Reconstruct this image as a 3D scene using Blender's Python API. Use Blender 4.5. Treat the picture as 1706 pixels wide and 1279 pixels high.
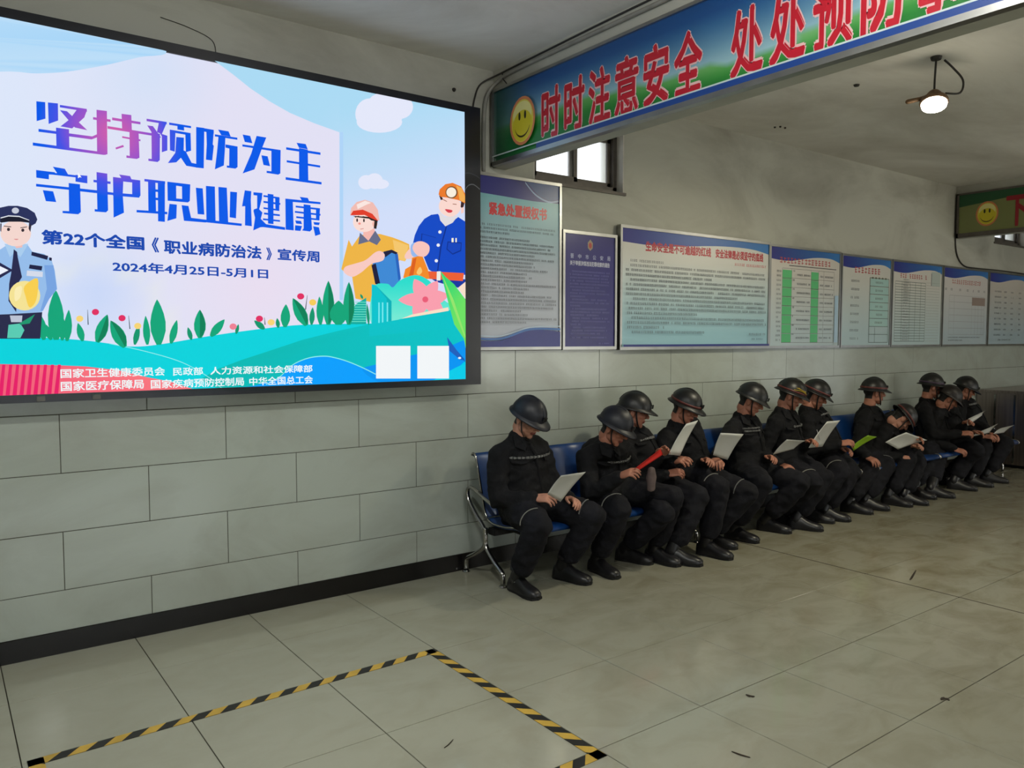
import bpy, bmesh, math, random
import numpy as np
from mathutils import Vector, Matrix, noise
from mathutils.geometry import tessellate_polygon
random.seed(7)
S = bpy.context.scene
COL = S.collection
for o in list(bpy.data.objects): bpy.data.objects.remove(o)

# ---------------------------------------------------------------- camera
FPX = 1304.24; YAW = 0.637564; PIT = -0.0569013
CAM = Vector((0.0, -4.4675, 1.5794))
cy, sy = math.cos(YAW), math.sin(YAW)
FW = Vector((sy*math.cos(PIT), cy*math.cos(PIT), math.sin(PIT)))
RT = Vector((cy, -sy, 0.0)); UP = RT.cross(FW)
cd = bpy.data.cameras.new('camera'); cam = bpy.data.objects.new('camera', cd); COL.objects.link(cam)
cd.sensor_width = 36; cd.lens = FPX/1706*36; cd.clip_start = 0.05; cd.clip_end = 100
cam.matrix_world = Matrix(((RT.x, UP.x, -FW.x, CAM.x), (RT.y, UP.y, -FW.y, CAM.y), (RT.z, UP.z, -FW.z, CAM.z), (0, 0, 0, 1)))
S.camera = cam
def on(px, py, ax, v):
    """measured pixel of the photograph -> point on the real plane axis=v"""
    d = FW + RT*((px-853)/FPX) - UP*((py-639.5)/FPX)
    return CAM + d*((v-CAM[ax])/d[ax])
def W(px, py, y=0.0): return on(px, py, 1, y)
def FL(px, py, z=0.0): return on(px, py, 2, z)

# ---------------------------------------------------------------- light and exposure
S.view_settings.view_transform = 'Standard'; S.view_settings.look = 'None'
S.view_settings.gamma = 1.0; S.view_settings.use_curve_mapping = False
S.view_settings.exposure = 0.0
w = bpy.data.worlds.new('world'); S.world = w; w.use_nodes = True
w.node_tree.nodes['Background'].inputs[0].default_value = (0.93, 0.97, 1.0, 1)
w.node_tree.nodes['Background'].inputs[1].default_value = 2.6
def lamp_light(name, loc, power, colour, size=0.12, kind='POINT'):
    l = bpy.data.lights.new(name, kind); l.energy = power; l.color = colour
    if kind == 'POINT': l.shadow_soft_size = size
    else: l.shape = 'DISK'; l.size = size
    o = bpy.data.objects.new(name, l); o.location = loc; COL.objects.link(o); return o
lamp_light('lamp_light_by_screen', (0.9, -2.1, 3.05), 31, (0.97, 1.0, 0.93), 0.12, 'AREA')
lamp_light('lamp_light_beyond_beam', (5.3, -1.93, 3.02), 36, (1.0, 0.93, 0.70), 0.15, 'AREA')
lamp_light('added_glow_beyond_beam', (5.24, -1.97, 2.80), 3, (1.0, 0.92, 0.72), 0.10)  # extra point light under the lens, added to lift the ceiling
lamp_light('lamp_light_behind', (1.0, -6.1, 3.0), 30, (0.98, 1.0, 0.95), 0.06)
lamp_light('lamp_light_before_banner', (1.9, -3.1, 3.22), 46, (1.0, 0.99, 0.95), 0.06)
lamp_light('added_light_far', (8.9, -3.2, 2.95), 30, (1.0, 0.92, 0.76), 0.08)  # no fixture here; added to brighten the far boards and wall
def area_fill(name, loc, rot, sx, sz, power, colour):
    l = bpy.data.lights.new(name, 'AREA'); l.shape = 'RECTANGLE'; l.size = sx; l.size_y = sz; l.energy = power; l.color = colour
    o = bpy.data.objects.new(name, l); o.location = loc; o.rotation_euler = rot; COL.objects.link(o)
area_fill('fill_front', (1.5, -8.93, 1.5), (math.radians(100), 0, 0), 4.6, 1.8, 16, (0.93, 0.98, 1.0))  # added fill behind the camera, brightening wall and ceiling
area_fill('fill_far_front', (10.8, -8.93, 1.45), (math.radians(93), 0, 0), 4.4, 1.7, 62, (1.0, 0.95, 0.78))  # second added fill, aimed at the far wall rather than the floor
area_fill('fill_right_daylight', (13.93, -5.0, 1.4), (math.radians(95), 0, math.radians(90)), 2.6, 2.0, 20, (0.86, 0.93, 1.0))  # added for the sheen on the right floor; no door is built

# ---------------------------------------------------------------- materials
def lin(c):
    return tuple(((v/255)/12.92 if v/255 <= 0.04045 else ((v/255+0.055)/1.055)**2.4) for v in c[:3])
def nt(name):
    m = bpy.data.materials.new(name); m.use_nodes = True
    n = m.node_tree.nodes; return m, n, m.node_tree.links, n['Principled BSDF']
def mat(name, c, rough=0.6, metal=0.0, var=0.12, scale=8.0, bump=0.0, bscale=60.0, spec=0.5, coat=0.0, c2=None, stretch=(1, 1, 1)):
    m, n, L, b = nt(name)
    c = lin(c)
    tc = n.new('ShaderNodeTexCoord'); mp = n.new('ShaderNodeMapping'); mp.inputs['Scale'].default_value = stretch
    L.new(tc.outputs['Object'], mp.inputs[0])
    no = n.new('ShaderNodeTexNoise'); no.inputs['Scale'].default_value = scale; no.inputs['Detail'].default_value = 5
    L.new(mp.outputs[0], no.inputs['Vector'])
    r = n.new('ShaderNodeValToRGB')
    a = tuple(v*(1-var) for v in c); z = lin(c2) if c2 else tuple(min(1, v*(1+var)) for v in c)
    r.color_ramp.elements[0].position = 0.3; r.color_ramp.elements[1].position = 0.7
    r.color_ramp.elements[0].color = (*a, 1); r.color_ramp.elements[1].color = (*z, 1)
    L.new(no.outputs[0], r.inputs[0]); L.new(r.outputs[0], b.inputs['Base Color'])
    b.inputs['Roughness'].default_value = rough; b.inputs['Metallic'].default_value = metal
    b.inputs['Specular IOR Level'].default_value = spec; b.inputs['Coat Weight'].default_value = coat
    if bump:
        n2 = n.new('ShaderNodeTexNoise'); n2.inputs['Scale'].default_value = bscale; n2.inputs['Detail'].default_value = 3
        L.new(mp.outputs[0], n2.inputs['Vector'])
        bp = n.new('ShaderNodeBump'); bp.inputs['Strength'].default_value = bump; bp.inputs['Distance'].default_value = 0.01
        L.new(n2.outputs[0], bp.inputs['Height']); L.new(bp.outputs[0], b.inputs['Normal'])
    return m
def emit(name, c, s):
    m, n, L, b = nt(name); b.inputs['Base Color'].default_value = (*lin(c), 1)
    b.inputs['Emission Color'].default_value = (*lin(c), 1); b.inputs['Emission Strength'].default_value = s; return m
M = {}
def dirty(name, base, dirt, amount, rough, scale, rot=0, world=True, xfade=None, spec=0.5, wear=None):
    """paint or ceramic with irregular smudges; the dirt pattern has a shape of its own"""
    m, n, L, b = nt(name)
    g = n.new('ShaderNodeNewGeometry')
    mp = n.new('ShaderNodeMapping'); mp.inputs['Scale'].default_value = scale
    mp.inputs['Rotation'].default_value = (0, 0, rot)
    L.new(g.outputs['Position'], mp.inputs[0])
    no = n.new('ShaderNodeTexNoise'); no.inputs['Scale'].default_value = 1.0; no.inputs['Detail'].default_value = 7
    no.inputs['Roughness'].default_value = 0.62; no.inputs['Distortion'].default_value = 0.6
    L.new(mp.outputs[0], no.inputs['Vector'])
    r = n.new('ShaderNodeValToRGB'); r.color_ramp.elements[0].position = 0.42; r.color_ramp.elements[1].position = 0.72
    L.new(no.outputs[0], r.inputs[0])
    f = n.new('ShaderNodeMath'); f.operation = 'MULTIPLY'; f.inputs[1].default_value = amount; L.new(r.outputs[0], f.inputs[0])
    last = f.outputs[0]
    if xfade:
        sx = n.new('ShaderNodeSeparateXYZ'); L.new(g.outputs['Position'], sx.inputs[0])
        mr = n.new('ShaderNodeMapRange'); mr.inputs[1].default_value = xfade[0]; mr.inputs[2].default_value = xfade[1]
        mr.inputs[3].default_value = xfade[2]; mr.inputs[4].default_value = xfade[3]; L.new(sx.outputs[0], mr.inputs[0])
        a = n.new('ShaderNodeMath'); a.operation = 'MULTIPLY'; L.new(last, a.inputs[0]); L.new(mr.outputs[0], a.inputs[1])
        a2 = n.new('ShaderNodeMath'); a2.operation = 'MULTIPLY_ADD'; L.new(mr.outputs[0], a2.inputs[0]); a2.inputs[1].default_value = xfade[4]; L.new(a.outputs[0], a2.inputs[2])
        a2.use_clamp = True; last = a2.outputs[0]
    mx = n.new('ShaderNodeMix'); mx.data_type = 'RGBA'
    mx.inputs[6].default_value = (*lin(base), 1); mx.inputs[7].default_value = (*lin(dirt), 1)
    L.new(last, mx.inputs[0])
    L.new(mx.outputs[2], b.inputs['Base Color'])
    # roughness follows the dirt
    ra = n.new('ShaderNodeMath'); ra.operation = 'MULTIPLY_ADD'; L.new(last, ra.inputs[0]); ra.inputs[1].default_value = 0.18; ra.inputs[2].default_value = rough
    L.new(ra.outputs[0], b.inputs['Roughness']); b.inputs['Specular IOR Level'].default_value = spec
    return m
M['paint'] = dirty('wall_paint', (188, 188, 176), (120, 112, 98), 0.55, 0.7, (0.8, 0.8, 1.6))
M['ceil'] = dirty('ceiling_paint', (236, 234, 228), (150, 140, 122), 0.5, 0.75, (0.5, 0.9, 1))
M['wtile'] = dirty('wall_tile_ceramic', (172, 180, 172), (138, 138, 124), 0.5, 0.13, (1.3, 1, 2.2))
M['grout'] = mat('grout', (72, 68, 60), 0.9)
M['ftile'] = dirty('floor_tile_porcelain', (168, 168, 153), (98, 84, 44), 0.48, 0.065, (3.2, 5.0, 1), 0.5, xfade=(1.0, 5.5, 0.22, 0.8, 0.42))
M['fgrout'] = mat('floor_joint', (62, 52, 40), 0.85)
M['black_tile'] = mat('black_skirting', (16, 14, 15), 0.25, var=0.3)
M['bezel'] = mat('bezel_black', (22, 23, 30), 0.3, var=0.2)
M['steel'] = mat('brushed_steel', (168, 156, 152), 0.32, 1.0, var=0.2, scale=3, stretch=(14, 14, 0.3))
M['chrome'] = mat('chrome', (170, 168, 165), 0.16, 1.0, var=0.06)
M['alu'] = mat('aluminium_frame', (160, 160, 158), 0.32, 1.0, var=0.1)
M['blue_seat'] = mat('blue_seat_steel', (16, 58, 116), 0.35, 0.0, var=0.12, spec=0.6)
M['dark_metal'] = mat('dark_metal', (28, 28, 30), 0.45, 0.5)
M['jacket'] = mat('work_jacket', (19, 19, 22), 0.85, var=0.35, scale=9, bump=0.35, bscale=45, spec=0.25)
M['trouser'] = mat('work_trousers', (21, 21, 27), 0.85, var=0.35, scale=7, bump=0.35, bscale=40, spec=0.25)
M['skin'] = mat('skin', (168, 112, 90), 0.5, var=0.14, scale=20, spec=0.4)
M['skin_pale'] = mat('skin_pale', (188, 134, 112), 0.5, var=0.14, scale=20, spec=0.4)
M['hair'] = mat('black_hair', (16, 13, 12), 0.6, var=0.3, bump=0.5, bscale=200)
M['brow'] = mat('eyebrow', (34, 22, 18), 0.7)
M['lip'] = mat('lips', (130, 70, 62), 0.45)
M['eye'] = mat('eye_dark', (26, 20, 18), 0.3)
M['rubber'] = mat('rubber_boot', (26, 25, 28), 0.36, var=0.25, spec=0.5)
M['sole'] = mat('boot_sole', (14, 13, 13), 0.8)
M['helm'] = mat('helmet_black', (18, 18, 19), 0.40, var=0.25, scale=5)
M['helm_blue'] = mat('helmet_navy', (15, 17, 28), 0.46, var=0.25, scale=5)
M['helm_brown'] = mat('helmet_brown', (28, 22, 21), 0.45, var=0.25, scale=5)
M['band'] = mat('red_band', (92, 38, 33), 0.45)
M['band_purple'] = mat('purple_band', (72, 56, 78), 0.4)
M['yellow'] = mat('yellow_sticker', (190, 165, 60), 0.5)
M['white'] = mat('white_sticker', (190, 190, 190), 0.5)
M['reflect'] = mat('reflective_tape', (140, 138, 130), 0.35, var=0.15, scale=60)
M['faded'] = mat('faded_print', (112, 112, 110), 0.6, var=0.4, scale=90)
M['strap'] = mat('chin_strap', (18, 16, 16), 0.7)
M['paper'] = mat('paper_white', (212, 212, 206), 0.6, var=0.03)
M['paper_red'] = mat('paper_red', (214, 34, 26), 0.5, var=0.05)
M['paper_green'] = mat('paper_green', (150, 196, 24), 0.5, var=0.05)
M['tape_y'] = mat('tape_yellow', (196, 160, 66), 0.5, var=0.15)
M['tape_k'] = mat('tape_black', (30, 29, 27), 0.5, var=0.2)
M['cable'] = mat('cable', (44, 40, 36), 0.6)
M['conduit'] = mat('conduit_grey', (138, 136, 128), 0.55, var=0.2)
M['rust'] = mat('lamp_housing', (120, 92, 66), 0.5, 0.3, var=0.25, scale=30)
M['lens'] = emit('lamp_lens', (255, 250, 232), 14)
M['win'] = mat('window_frame_grey', (98, 92, 86), 0.5, 0.2, var=0.2)
M['reveal'] = mat('window_reveal', (200, 196, 188), 0.7)
M['mud'] = mat('dried_mud', (44, 34, 22), 0.9)
M['glove'] = mat('cloth_glove', (96, 82, 80), 0.9, var=0.3, scale=20)
def glass():
    m, n, L, b = nt('window_glass'); b.inputs['Transmission Weight'].default_value = 1
    b.inputs['Roughness'].default_value = 0.35; b.inputs['Base Color'].default_value = (0.96, 0.98, 1, 1)
    return m
M['glass'] = glass()
def vcol(name, emis):
    m, n, L, b = nt(name)
    a = n.new('ShaderNodeVertexColor'); a.layer_name = 'Col'
    if emis:
        b.inputs['Specular IOR Level'].default_value = 0
        b.inputs['Base Color'].default_value = (0.01, 0.01, 0.01, 1); b.inputs['Roughness'].default_value = 0.5
        L.new(a.outputs[0], b.inputs['Emission Color']); b.inputs['Emission Strength'].default_value = emis
    else:
        L.new(a.outputs[0], b.inputs['Base Color']); b.inputs['Roughness'].default_value = 0.3
    return m
M['display'] = vcol('led_display', 0.98)
M['print'] = vcol('poster_print', 0)

# ---------------------------------------------------------------- helpers
def link(name, me, m=None, parent=None, smooth=False):
    o = bpy.data.objects.new(name, me); COL.objects.link(o)
    if m is not None:
        for mm in (m if isinstance(m, (list, tuple)) else [m]): me.materials.append(mm)
    if parent is not None: o.parent = parent; o.matrix_parent_inverse = parent.matrix_basis.inverted()
    if smooth: me.polygons.foreach_set('use_smooth', [True]*len(me.polygons))
    return o
def tag(o, label=None, cat=None, group=None, kind=None):
    if label: o['label'] = label
    if cat: o['category'] = cat
    if group: o['group'] = group
    if kind: o['kind'] = kind
    return o
def empty(name, loc=(0, 0, 0)):
    o = bpy.data.objects.new(name, None); o.location = loc; o.empty_display_size = 0.1; COL.objects.link(o)
    return o
class MB:
    def __init__(s): s.v = []; s.f = []; s.mi = []
    def add(s, vs, fs, mi=0):
        k = len(s.v); s.v += [tuple(x) for x in vs]; s.f += [tuple(k+i for i in f) for f in fs]; s.mi += [mi]*len(fs); return s
    def box(s, x0, x1, y0, y1, z0, z1, mi=0, bev=0):
        if bev:
            b = bev; bm = bmesh.new(); bmesh.ops.create_cube(bm, size=1)
            for q in bm.verts: q.co = Vector(((x0+x1)/2+q.co.x*(x1-x0), (y0+y1)/2+q.co.y*(y1-y0), (z0+z1)/2+q.co.z*(z1-z0)))
            bmesh.ops.bevel(bm, geom=bm.edges[:], offset=b, segments=2, affect='EDGES')
            bm.verts.index_update(); s.add([q.co for q in bm.verts], [[q.index for q in f.verts] for f in bm.faces], mi); bm.free(); return s
        return s.add([(x0,y0,z0),(x1,y0,z0),(x1,y1,z0),(x0,y1,z0),(x0,y0,z1),(x1,y0,z1),(x1,y1,z1),(x0,y1,z1)],
                     [(0,3,2,1),(4,5,6,7),(0,1,5,4),(1,2,6,5),(2,3,7,6),(3,0,4,7)], mi)
    def tube(s, pts, radii, side=None, n=10, mi=0, cap=True, round_=False):
        """swept tube; radii: number or (a,b) per point, a along side, b across"""
        pts = [Vector(p) for p in pts]; N = len(pts)
        if not isinstance(radii, (list,)): radii = [radii]*N
        rr = [(r, r) if not isinstance(r, tuple) else r for r in radii]
        T = []
        for i in range(N):
            t = (pts[min(i+1, N-1)]-pts[max(i-1, 0)]); T.append(t.normalized() if t.length > 1e-9 else Vector((0, 0, 1)))
        if round_:
            a0, b0 = rr[0]; a1, b1 = rr[-1]
            pre = [(pts[0]-T[0]*min(a0,b0)*math.sin(u), (a0*math.cos(u), b0*math.cos(u)), T[0]) for u in (1.35, 0.9, 0.45)]
            post = [(pts[-1]+T[-1]*min(a1,b1)*math.sin(u), (a1*math.cos(u), b1*math.cos(u)), T[-1]) for u in (0.45, 0.9, 1.35)]
            pts = [p[0] for p in pre]+pts+[p[0] for p in post]; rr = [p[1] for p in pre]+rr+[p[1] for p in post]
            T = [p[2] for p in pre]+T+[p[2] for p in post]; N = len(pts)
        sd = Vector(side) if side is not None else (Vector((1, 0, 0)) if abs(T[0].x) < 0.8 else Vector((0, 0, 1)))
        vs = []
        for p, (a, b), t in zip(pts, rr, T):
            q = sd-t*sd.dot(t)
            if q.length < 1e-4: q = t.orthogonal()
            q.normalize(); r = t.cross(q)
            if side is None: sd = q
            for k in range(n):
                an = 2*math.pi*k/n; vs.append(p+q*(a*math.cos(an))+r*(b*math.sin(an)))
        fs = [(i*n+k, i*n+(k+1) % n, (i+1)*n+(k+1) % n, (i+1)*n+k) for i in range(N-1) for k in range(n)]
        if cap: fs += [tuple(range(n-1, -1, -1)), tuple((N-1)*n+k for k in range(n))]
        return s.add(vs, fs, mi)
    def ball(s, c, r, mi=0, n=12, m=8, R=None):
        c = Vector(c); r = (r, r, r) if not isinstance(r, tuple) else r
        vs = [(0, 0, r[2])]
        for i in range(1, m):
            ph = math.pi*i/m
            for k in range(n):
                th = 2*math.pi*k/n; vs.append((r[0]*math.sin(ph)*math.cos(th), r[1]*math.sin(ph)*math.sin(th), r[2]*math.cos(ph)))
        vs.append((0, 0, -r[2]))
        vs = [c+(R@Vector(v) if R else Vector(v)) for v in vs]
        fs = [(0, 1+k, 1+(k+1) % n) for k in range(n)]
        for i in range(m-2):
            a = 1+i*n; fs += [(a+k, a+n+k, a+n+(k+1) % n, a+(k+1) % n) for k in range(n)]
        a = 1+(m-2)*n; fs += [(a+k, len(vs)-1, a+(k+1) % n) for k in range(n)]
        return s.add(vs, fs, mi)
    def mesh(s, name):
        me = bpy.data.meshes.new(name); me.from_pydata(s.v, [], s.f)
        if any(s.mi): me.polygons.foreach_set('material_index', s.mi)
        me.update(); return me
    def build(s, name, m, parent=None, smooth=False): return link(name, s.mesh(name), m, parent, smooth)
def copy_tree(o, parent=None):
    c = o.copy(); COL.objects.link(c)
    if parent is not None: c.parent = parent; c.matrix_parent_inverse = o.matrix_parent_inverse
    for ch in o.children: copy_tree(ch, c)
    return c
def spline(pts, n=6, closed=False):
    P = [Vector(p) for p in pts]; N = len(P); out = []
    rng = range(N) if closed else range(N-1)
    for i in rng:
        a = P[(i-1) % N] if closed or i > 0 else P[0]; b = P[i]; c = P[(i+1) % N]; d = P[(i+2) % N] if closed or i+2 < N else P[-1]
        for k in range(n):
            t = k/n; out.append(0.5*((2*b)+(c-a)*t+(2*a-5*b+4*c-d)*t*t+(3*b-a-3*c+d)*t**3))
    if not closed: out.append(P[-1])
    return out

# flat coloured artwork on a real plane (a print or an LED image)
class Art:
    def __init__(s, P3): s.P3 = P3; s.v = []; s.f = []; s.c = []; s.k = 0
    def poly(s, pts, col, z=None, fn=None):
        s.k += 1; z = z if z is not None else s.k*3e-6
        p2 = [Vector((p[0], p[1], 0)) for p in pts]
        tri = tessellate_polygon([p2])
        k = len(s.v); s.v += [s.P3(p[0], p[1], z) for p in pts]
        for t in tri: s.f.append((k+t[0], k+t[1], k+t[2]))
        c = lin(col) if col else None
        s.c += [(c if fn is None else lin(fn(p[0], p[1]))) for p in pts]
    def rect(s, x0, y0, x1, y1, col, z=None): s.poly([(x0, y0), (x1, y0), (x1, y1), (x0, y1)], col, z)
    def blob(s, pts, col, n=5, fn=None): s.poly([(p.x, p.y) for p in spline([(a, b, 0) for a, b in pts], n, True)], col, fn=fn)
    def ell(s, cx, cy_, rx, ry, col, n=24, rot=0):
        c, d = math.cos(rot), math.sin(rot)
        s.poly([(cx+rx*math.cos(2*math.pi*i/n)*c-ry*math.sin(2*math.pi*i/n)*d, cy_+rx*math.cos(2*math.pi*i/n)*d+ry*math.sin(2*math.pi*i/n)*c) for i in range(n)], col)
    def leaf(s, bx, by, tx, ty, w, col, col2=None):
        b = Vector((bx, by)); t = Vector((tx, ty)); d = t-b; nn = Vector((-d.y, d.x)).normalized()*w/2
        def side(sg, ws): return [b+d*u+nn*sg*ws*math.sin(math.pi*u**0.8)**0.8 for u in (0.12, 0.3, 0.5, 0.68, 0.84, 0.94)]
        L_ = side(1, 1); R_ = side(-1, 1)
        s.poly([tuple(b+nn*0.3)]+[tuple(p) for p in L_]+[tuple(t)]+[tuple(p) for p in R_[::-1]]+[tuple(b-nn*0.3)], col)
        if col2: s.poly([tuple(b)]+[tuple(p) for p in side(1, 0.9)]+[tuple(t)], col2)
    def text(s, txt, x0, y0, x1, y1, col, off=0.02, skew=None):
        """lettering fitted into the box; y0 = top, y1 = bottom in this plane's own units"""
        vs, fs = glyphs(txt, off); s.k += 1; z = s.k*3e-6
        ax, bx = vs[:, 0].min(), vs[:, 0].max(); ay, by = vs[:, 1].min(), vs[:, 1].max()
        k = len(s.v); c = lin(col)
        for q in vs:
            u = (q[0]-ax)/(bx-ax); t = (q[1]-ay)/(by-ay)
            s.v.append(s.P3(x0+(x1-x0)*u, y1+(y0-y1)*t, z+q[2]*1.2e-5)); s.c.append(c)
        s.f += [tuple(k+i for i in f) for f in fs]
    def build(s, name, m, parent=None):
        me = bpy.data.meshes.new(name); me.from_pydata([tuple(v) for v in s.v], [], s.f)
        a = me.color_attributes.new('Col', 'FLOAT_COLOR', 'POINT')
        arr = np.ones((len(s.v), 4), 'f'); arr[:, :3] = np.array(s.c, 'f'); a.data.foreach_set('color', arr.ravel())
        me.update(); return link(name, me, m, parent)
_gc = {}
_fc = bpy.data.curves.new('lettering_curve', 'FONT'); _fo = bpy.data.objects.new('lettering_tmp', _fc); COL.objects.link(_fo)
def glyphs(txt, off):
    if (txt, off) in _gc: return _gc[(txt, off)]
    _fc.body = txt; _fc.offset = 0; _fc.resolution_u = 2
    bpy.context.view_layer.update()
    ev = _fo.evaluated_get(bpy.context.evaluated_depsgraph_get()); me = ev.to_mesh()
    vs = np.empty(len(me.vertices)*3, 'f'); me.vertices.foreach_get('co', vs); vs = vs.reshape(-1, 3).copy(); vs[:, 2] = 0
    fs = [tuple(p.vertices) for p in me.polygons]; ev.to_mesh_clear()
    # heavier strokes: the same outline set around a small circle
    if off > 0.012:
        k = len(vs); V2 = [vs]; F2 = list(fs); nn = 6 if off < 0.03 else 8
        for i in range(nn):
            a = 2*math.pi*i/nn; V2.append(vs+np.array([off*math.cos(a), off*math.sin(a), i+1], 'f')); F2 += [tuple(x+k*(i+1) for x in f) for f in fs]
        vs = np.concatenate(V2); fs = F2
    _gc[(txt, off)] = (vs, fs); return vs, fs

# ================================================================ SETTING
XL, XR, YN, H = -3.0, 14.0, -9.0, 3.405
BX0, BX1 = 3.15, 3.25     # lintel carrying the first banner
FX0, FX1 = 9.95, 10.05    # far lintel
# windows in the long wall: (x0,x1,z0,z1)
WIN = [(3.50, 4.40, 2.72, 3.20), (11.02, 11.98, 2.83, 3.22)]
wb = MB()
xs = [XL]+[v for q in WIN for v in q[:2]]+[XR]
for i in range(0, len(xs), 2): wb.box(xs[i], xs[i+1], 0.0, 0.30, 0, H)
for q in WIN: wb.box(q[0], q[1], 0, 0.30, 0, q[2]); wb.box(q[0], q[1], 0, 0.30, q[3], H)
wall_b = tag(wb.build('wall_back', M['paint']), kind='structure')
wf = MB()
for q in ((XL, -0.8, 0, H), (3.8, 8.5, 0, H), (13.06, XR, 0, H), (-0.8, 3.8, 0, 0.6), (-0.8, 3.8, 2.4, H), (8.5, 13.06, 0, 0.6), (8.5, 13.06, 2.4, H)): wf.box(q[0], q[1], YN-0.2, YN, q[2], q[3])
tag(wf.build('wall_front', M['paint']), kind='structure')
tag(MB().box(XL-0.2, XL, YN-0.2, 0.3, 0, H).build('wall_left', M['paint']), kind='structure')
tag(MB().box(XR, XR+0.2, YN-0.2, 0.3, 0, H).build('wall_right', M['paint']), kind='structure')
tag(MB().box(XL-0.2, XR+0.2, YN-0.2, 0.3, H, H+0.15).build('ceiling', M['ceil']), kind='structure')
tag(MB().box(BX0, BX1, YN, 0, 2.755, H).build('trim_1', M['paint']), kind='structure')
tag(MB().box(FX0, FX1, YN, 0, 2.79, H).build('trim_2', M['paint']), kind='structure')
floor = tag(MB().box(XL-0.2, XR+0.2, YN-0.2, 0.3, -0.15, -0.008).build('floor', M['fgrout']), kind='structure')
tag(MB().box(XL, XR, -0.016, 0.0, 0.0, 0.112).build('baseboard_back', M['black_tile']), kind='structure')

# floor tiles 0.6 m: a tile mesh shared by all whole tiles
T = 0.6; G = 0.0018; X0 = 0.8164; Y0 = 0.0938
def tile_mesh(name, w_, d_, h_, m):
    b = MB(); c = 0.0012
    x, y = w_/2-G, d_/2-G
    b.add([(-x,-y,-h_),(x,-y,-h_),(x,y,-h_),(-x,y,-h_),(-x,-y,-c),(x,-y,-c),(x,y,-c),(-x,y,-c),
           (-x+c,-y+c,0),(x-c,-y+c,0),(x-c,y-c,0),(-x+c,y-c,0)],
          [(0,1,5,4),(1,2,6,5),(2,3,7,6),(3,0,4,7),(4,5,9,8),(5,6,10,9),(6,7,11,10),(7,4,8,11),(8,9,10,11)])
    me = b.mesh(name); me.materials.append(m); return me
ft = tile_mesh('floor_tile', T, T, 0.007, M['ftile'])
edge = tile_mesh('floor_tile_edge', T, Y0+T-T+0.0, 0.007, M['ftile'])
cnt = 0; rest = MB()
i0, i1 = int((XL-X0)/T)-1, int((XR-X0)/T)+1
for i in range(i0, i1+1):
    for j in range(0, 16):
        cx_, cy__ = X0+(i+0.5)*T, Y0-(j+0.5)*T
        if cx_-T/2 < XL-0.01-T or cy__-T/2 < YN-T: continue
        if j == 0:
            # cut tile along the wall
            x0, x1, y0, y1 = cx_-T/2+G, cx_+T/2-G, cy__-T/2+G, -0.0005
        else: x0, x1, y0, y1 = cx_-T/2+G, cx_+T/2-G, cy__-T/2+G, cy__+T/2-G
        d = Vector((cx_, cy__, 0))-CAM; dz = d.dot(FW)
        px = 853+FPX*d.dot(RT)/max(dz, 0.01); py = 639.5-FPX*d.dot(UP)/max(dz, 0.01)
        vis = dz > 0.8 and -260 < px < 1960 and py < 1520 and cnt < 296
        if vis and cx_ < XR:
            if j == 0:
                me = tile_mesh('floor_tile_cut', x1-x0+2*G, y1-y0+2*G, 0.007, M['ftile']) if 'cutm' not in globals() else cutm
                cutm = me
                o = link('tile', me, None, floor)
                o.location = ((x0+x1)/2, (y0+y1)/2, 0)
            else:
                o = link('tile', ft, None, floor); o.location = (cx_, cy__, random.uniform(-0.0003, 0.0003))
            cnt += 1
        else: rest.box(x0, x1, y0, y1, -0.007, 0)
ro = rest.build('tile_field', M['ftile'], floor); tag(ro, kind='stuff')
# movement joint with black sealant across the floor
jb = MB(); xj = X0+7*T
jb.box(xj-0.004, xj+0.004, -6.0, -0.3, -0.006, 0.0009); jb.build('joint_sealant', M['mud'], floor)

# wall tiles 0.81 x 0.296 up to z=1.503, half bond
TW = 0.8098; TH = 0.2961; ZT = 1.5028; XW = 0.0938
zs = [ZT, 1.2067, 0.9106, 0.6145, 0.3184, 0.1118]
tcache = {}
for r in range(5):
    za, zb_ = zs[r+1], zs[r]; off = 0.0 if r % 2 == 0 else TW/2
    h_ = zb_-za
    k0 = int((XL-XW-off)/TW)-1
    for k in range(k0, 20):
        x0, x1 = XW+off+TW/2+k*TW-TW/2*1, XW+off+TW/2+(k+1)*TW-TW/2*1
        x0 -= 0; a, b_ = max(x0, XL+0.001), min(x1, XR-0.001)
        if b_-a < 0.05: continue
        key = (round(b_-a, 3), round(h_, 3))
        if key not in tcache:
            me = tile_mesh('wall_tile', key[0], key[1], 0.008, M['wtile']); me.transform(Matrix.Rotation(math.radians(90), 4, 'X')); tcache[key] = me
        o = link('tile', tcache[key], None, wall_b); o.location = ((a+b_)/2, -0.0085-random.uniform(0, 0.0006), (za+zb_)/2)
gb = MB().box(XL, XR, -0.0065, -0.0002, 0.112, ZT+0.004); gb.build('grout_bed', M['grout'], wall_b)

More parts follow.
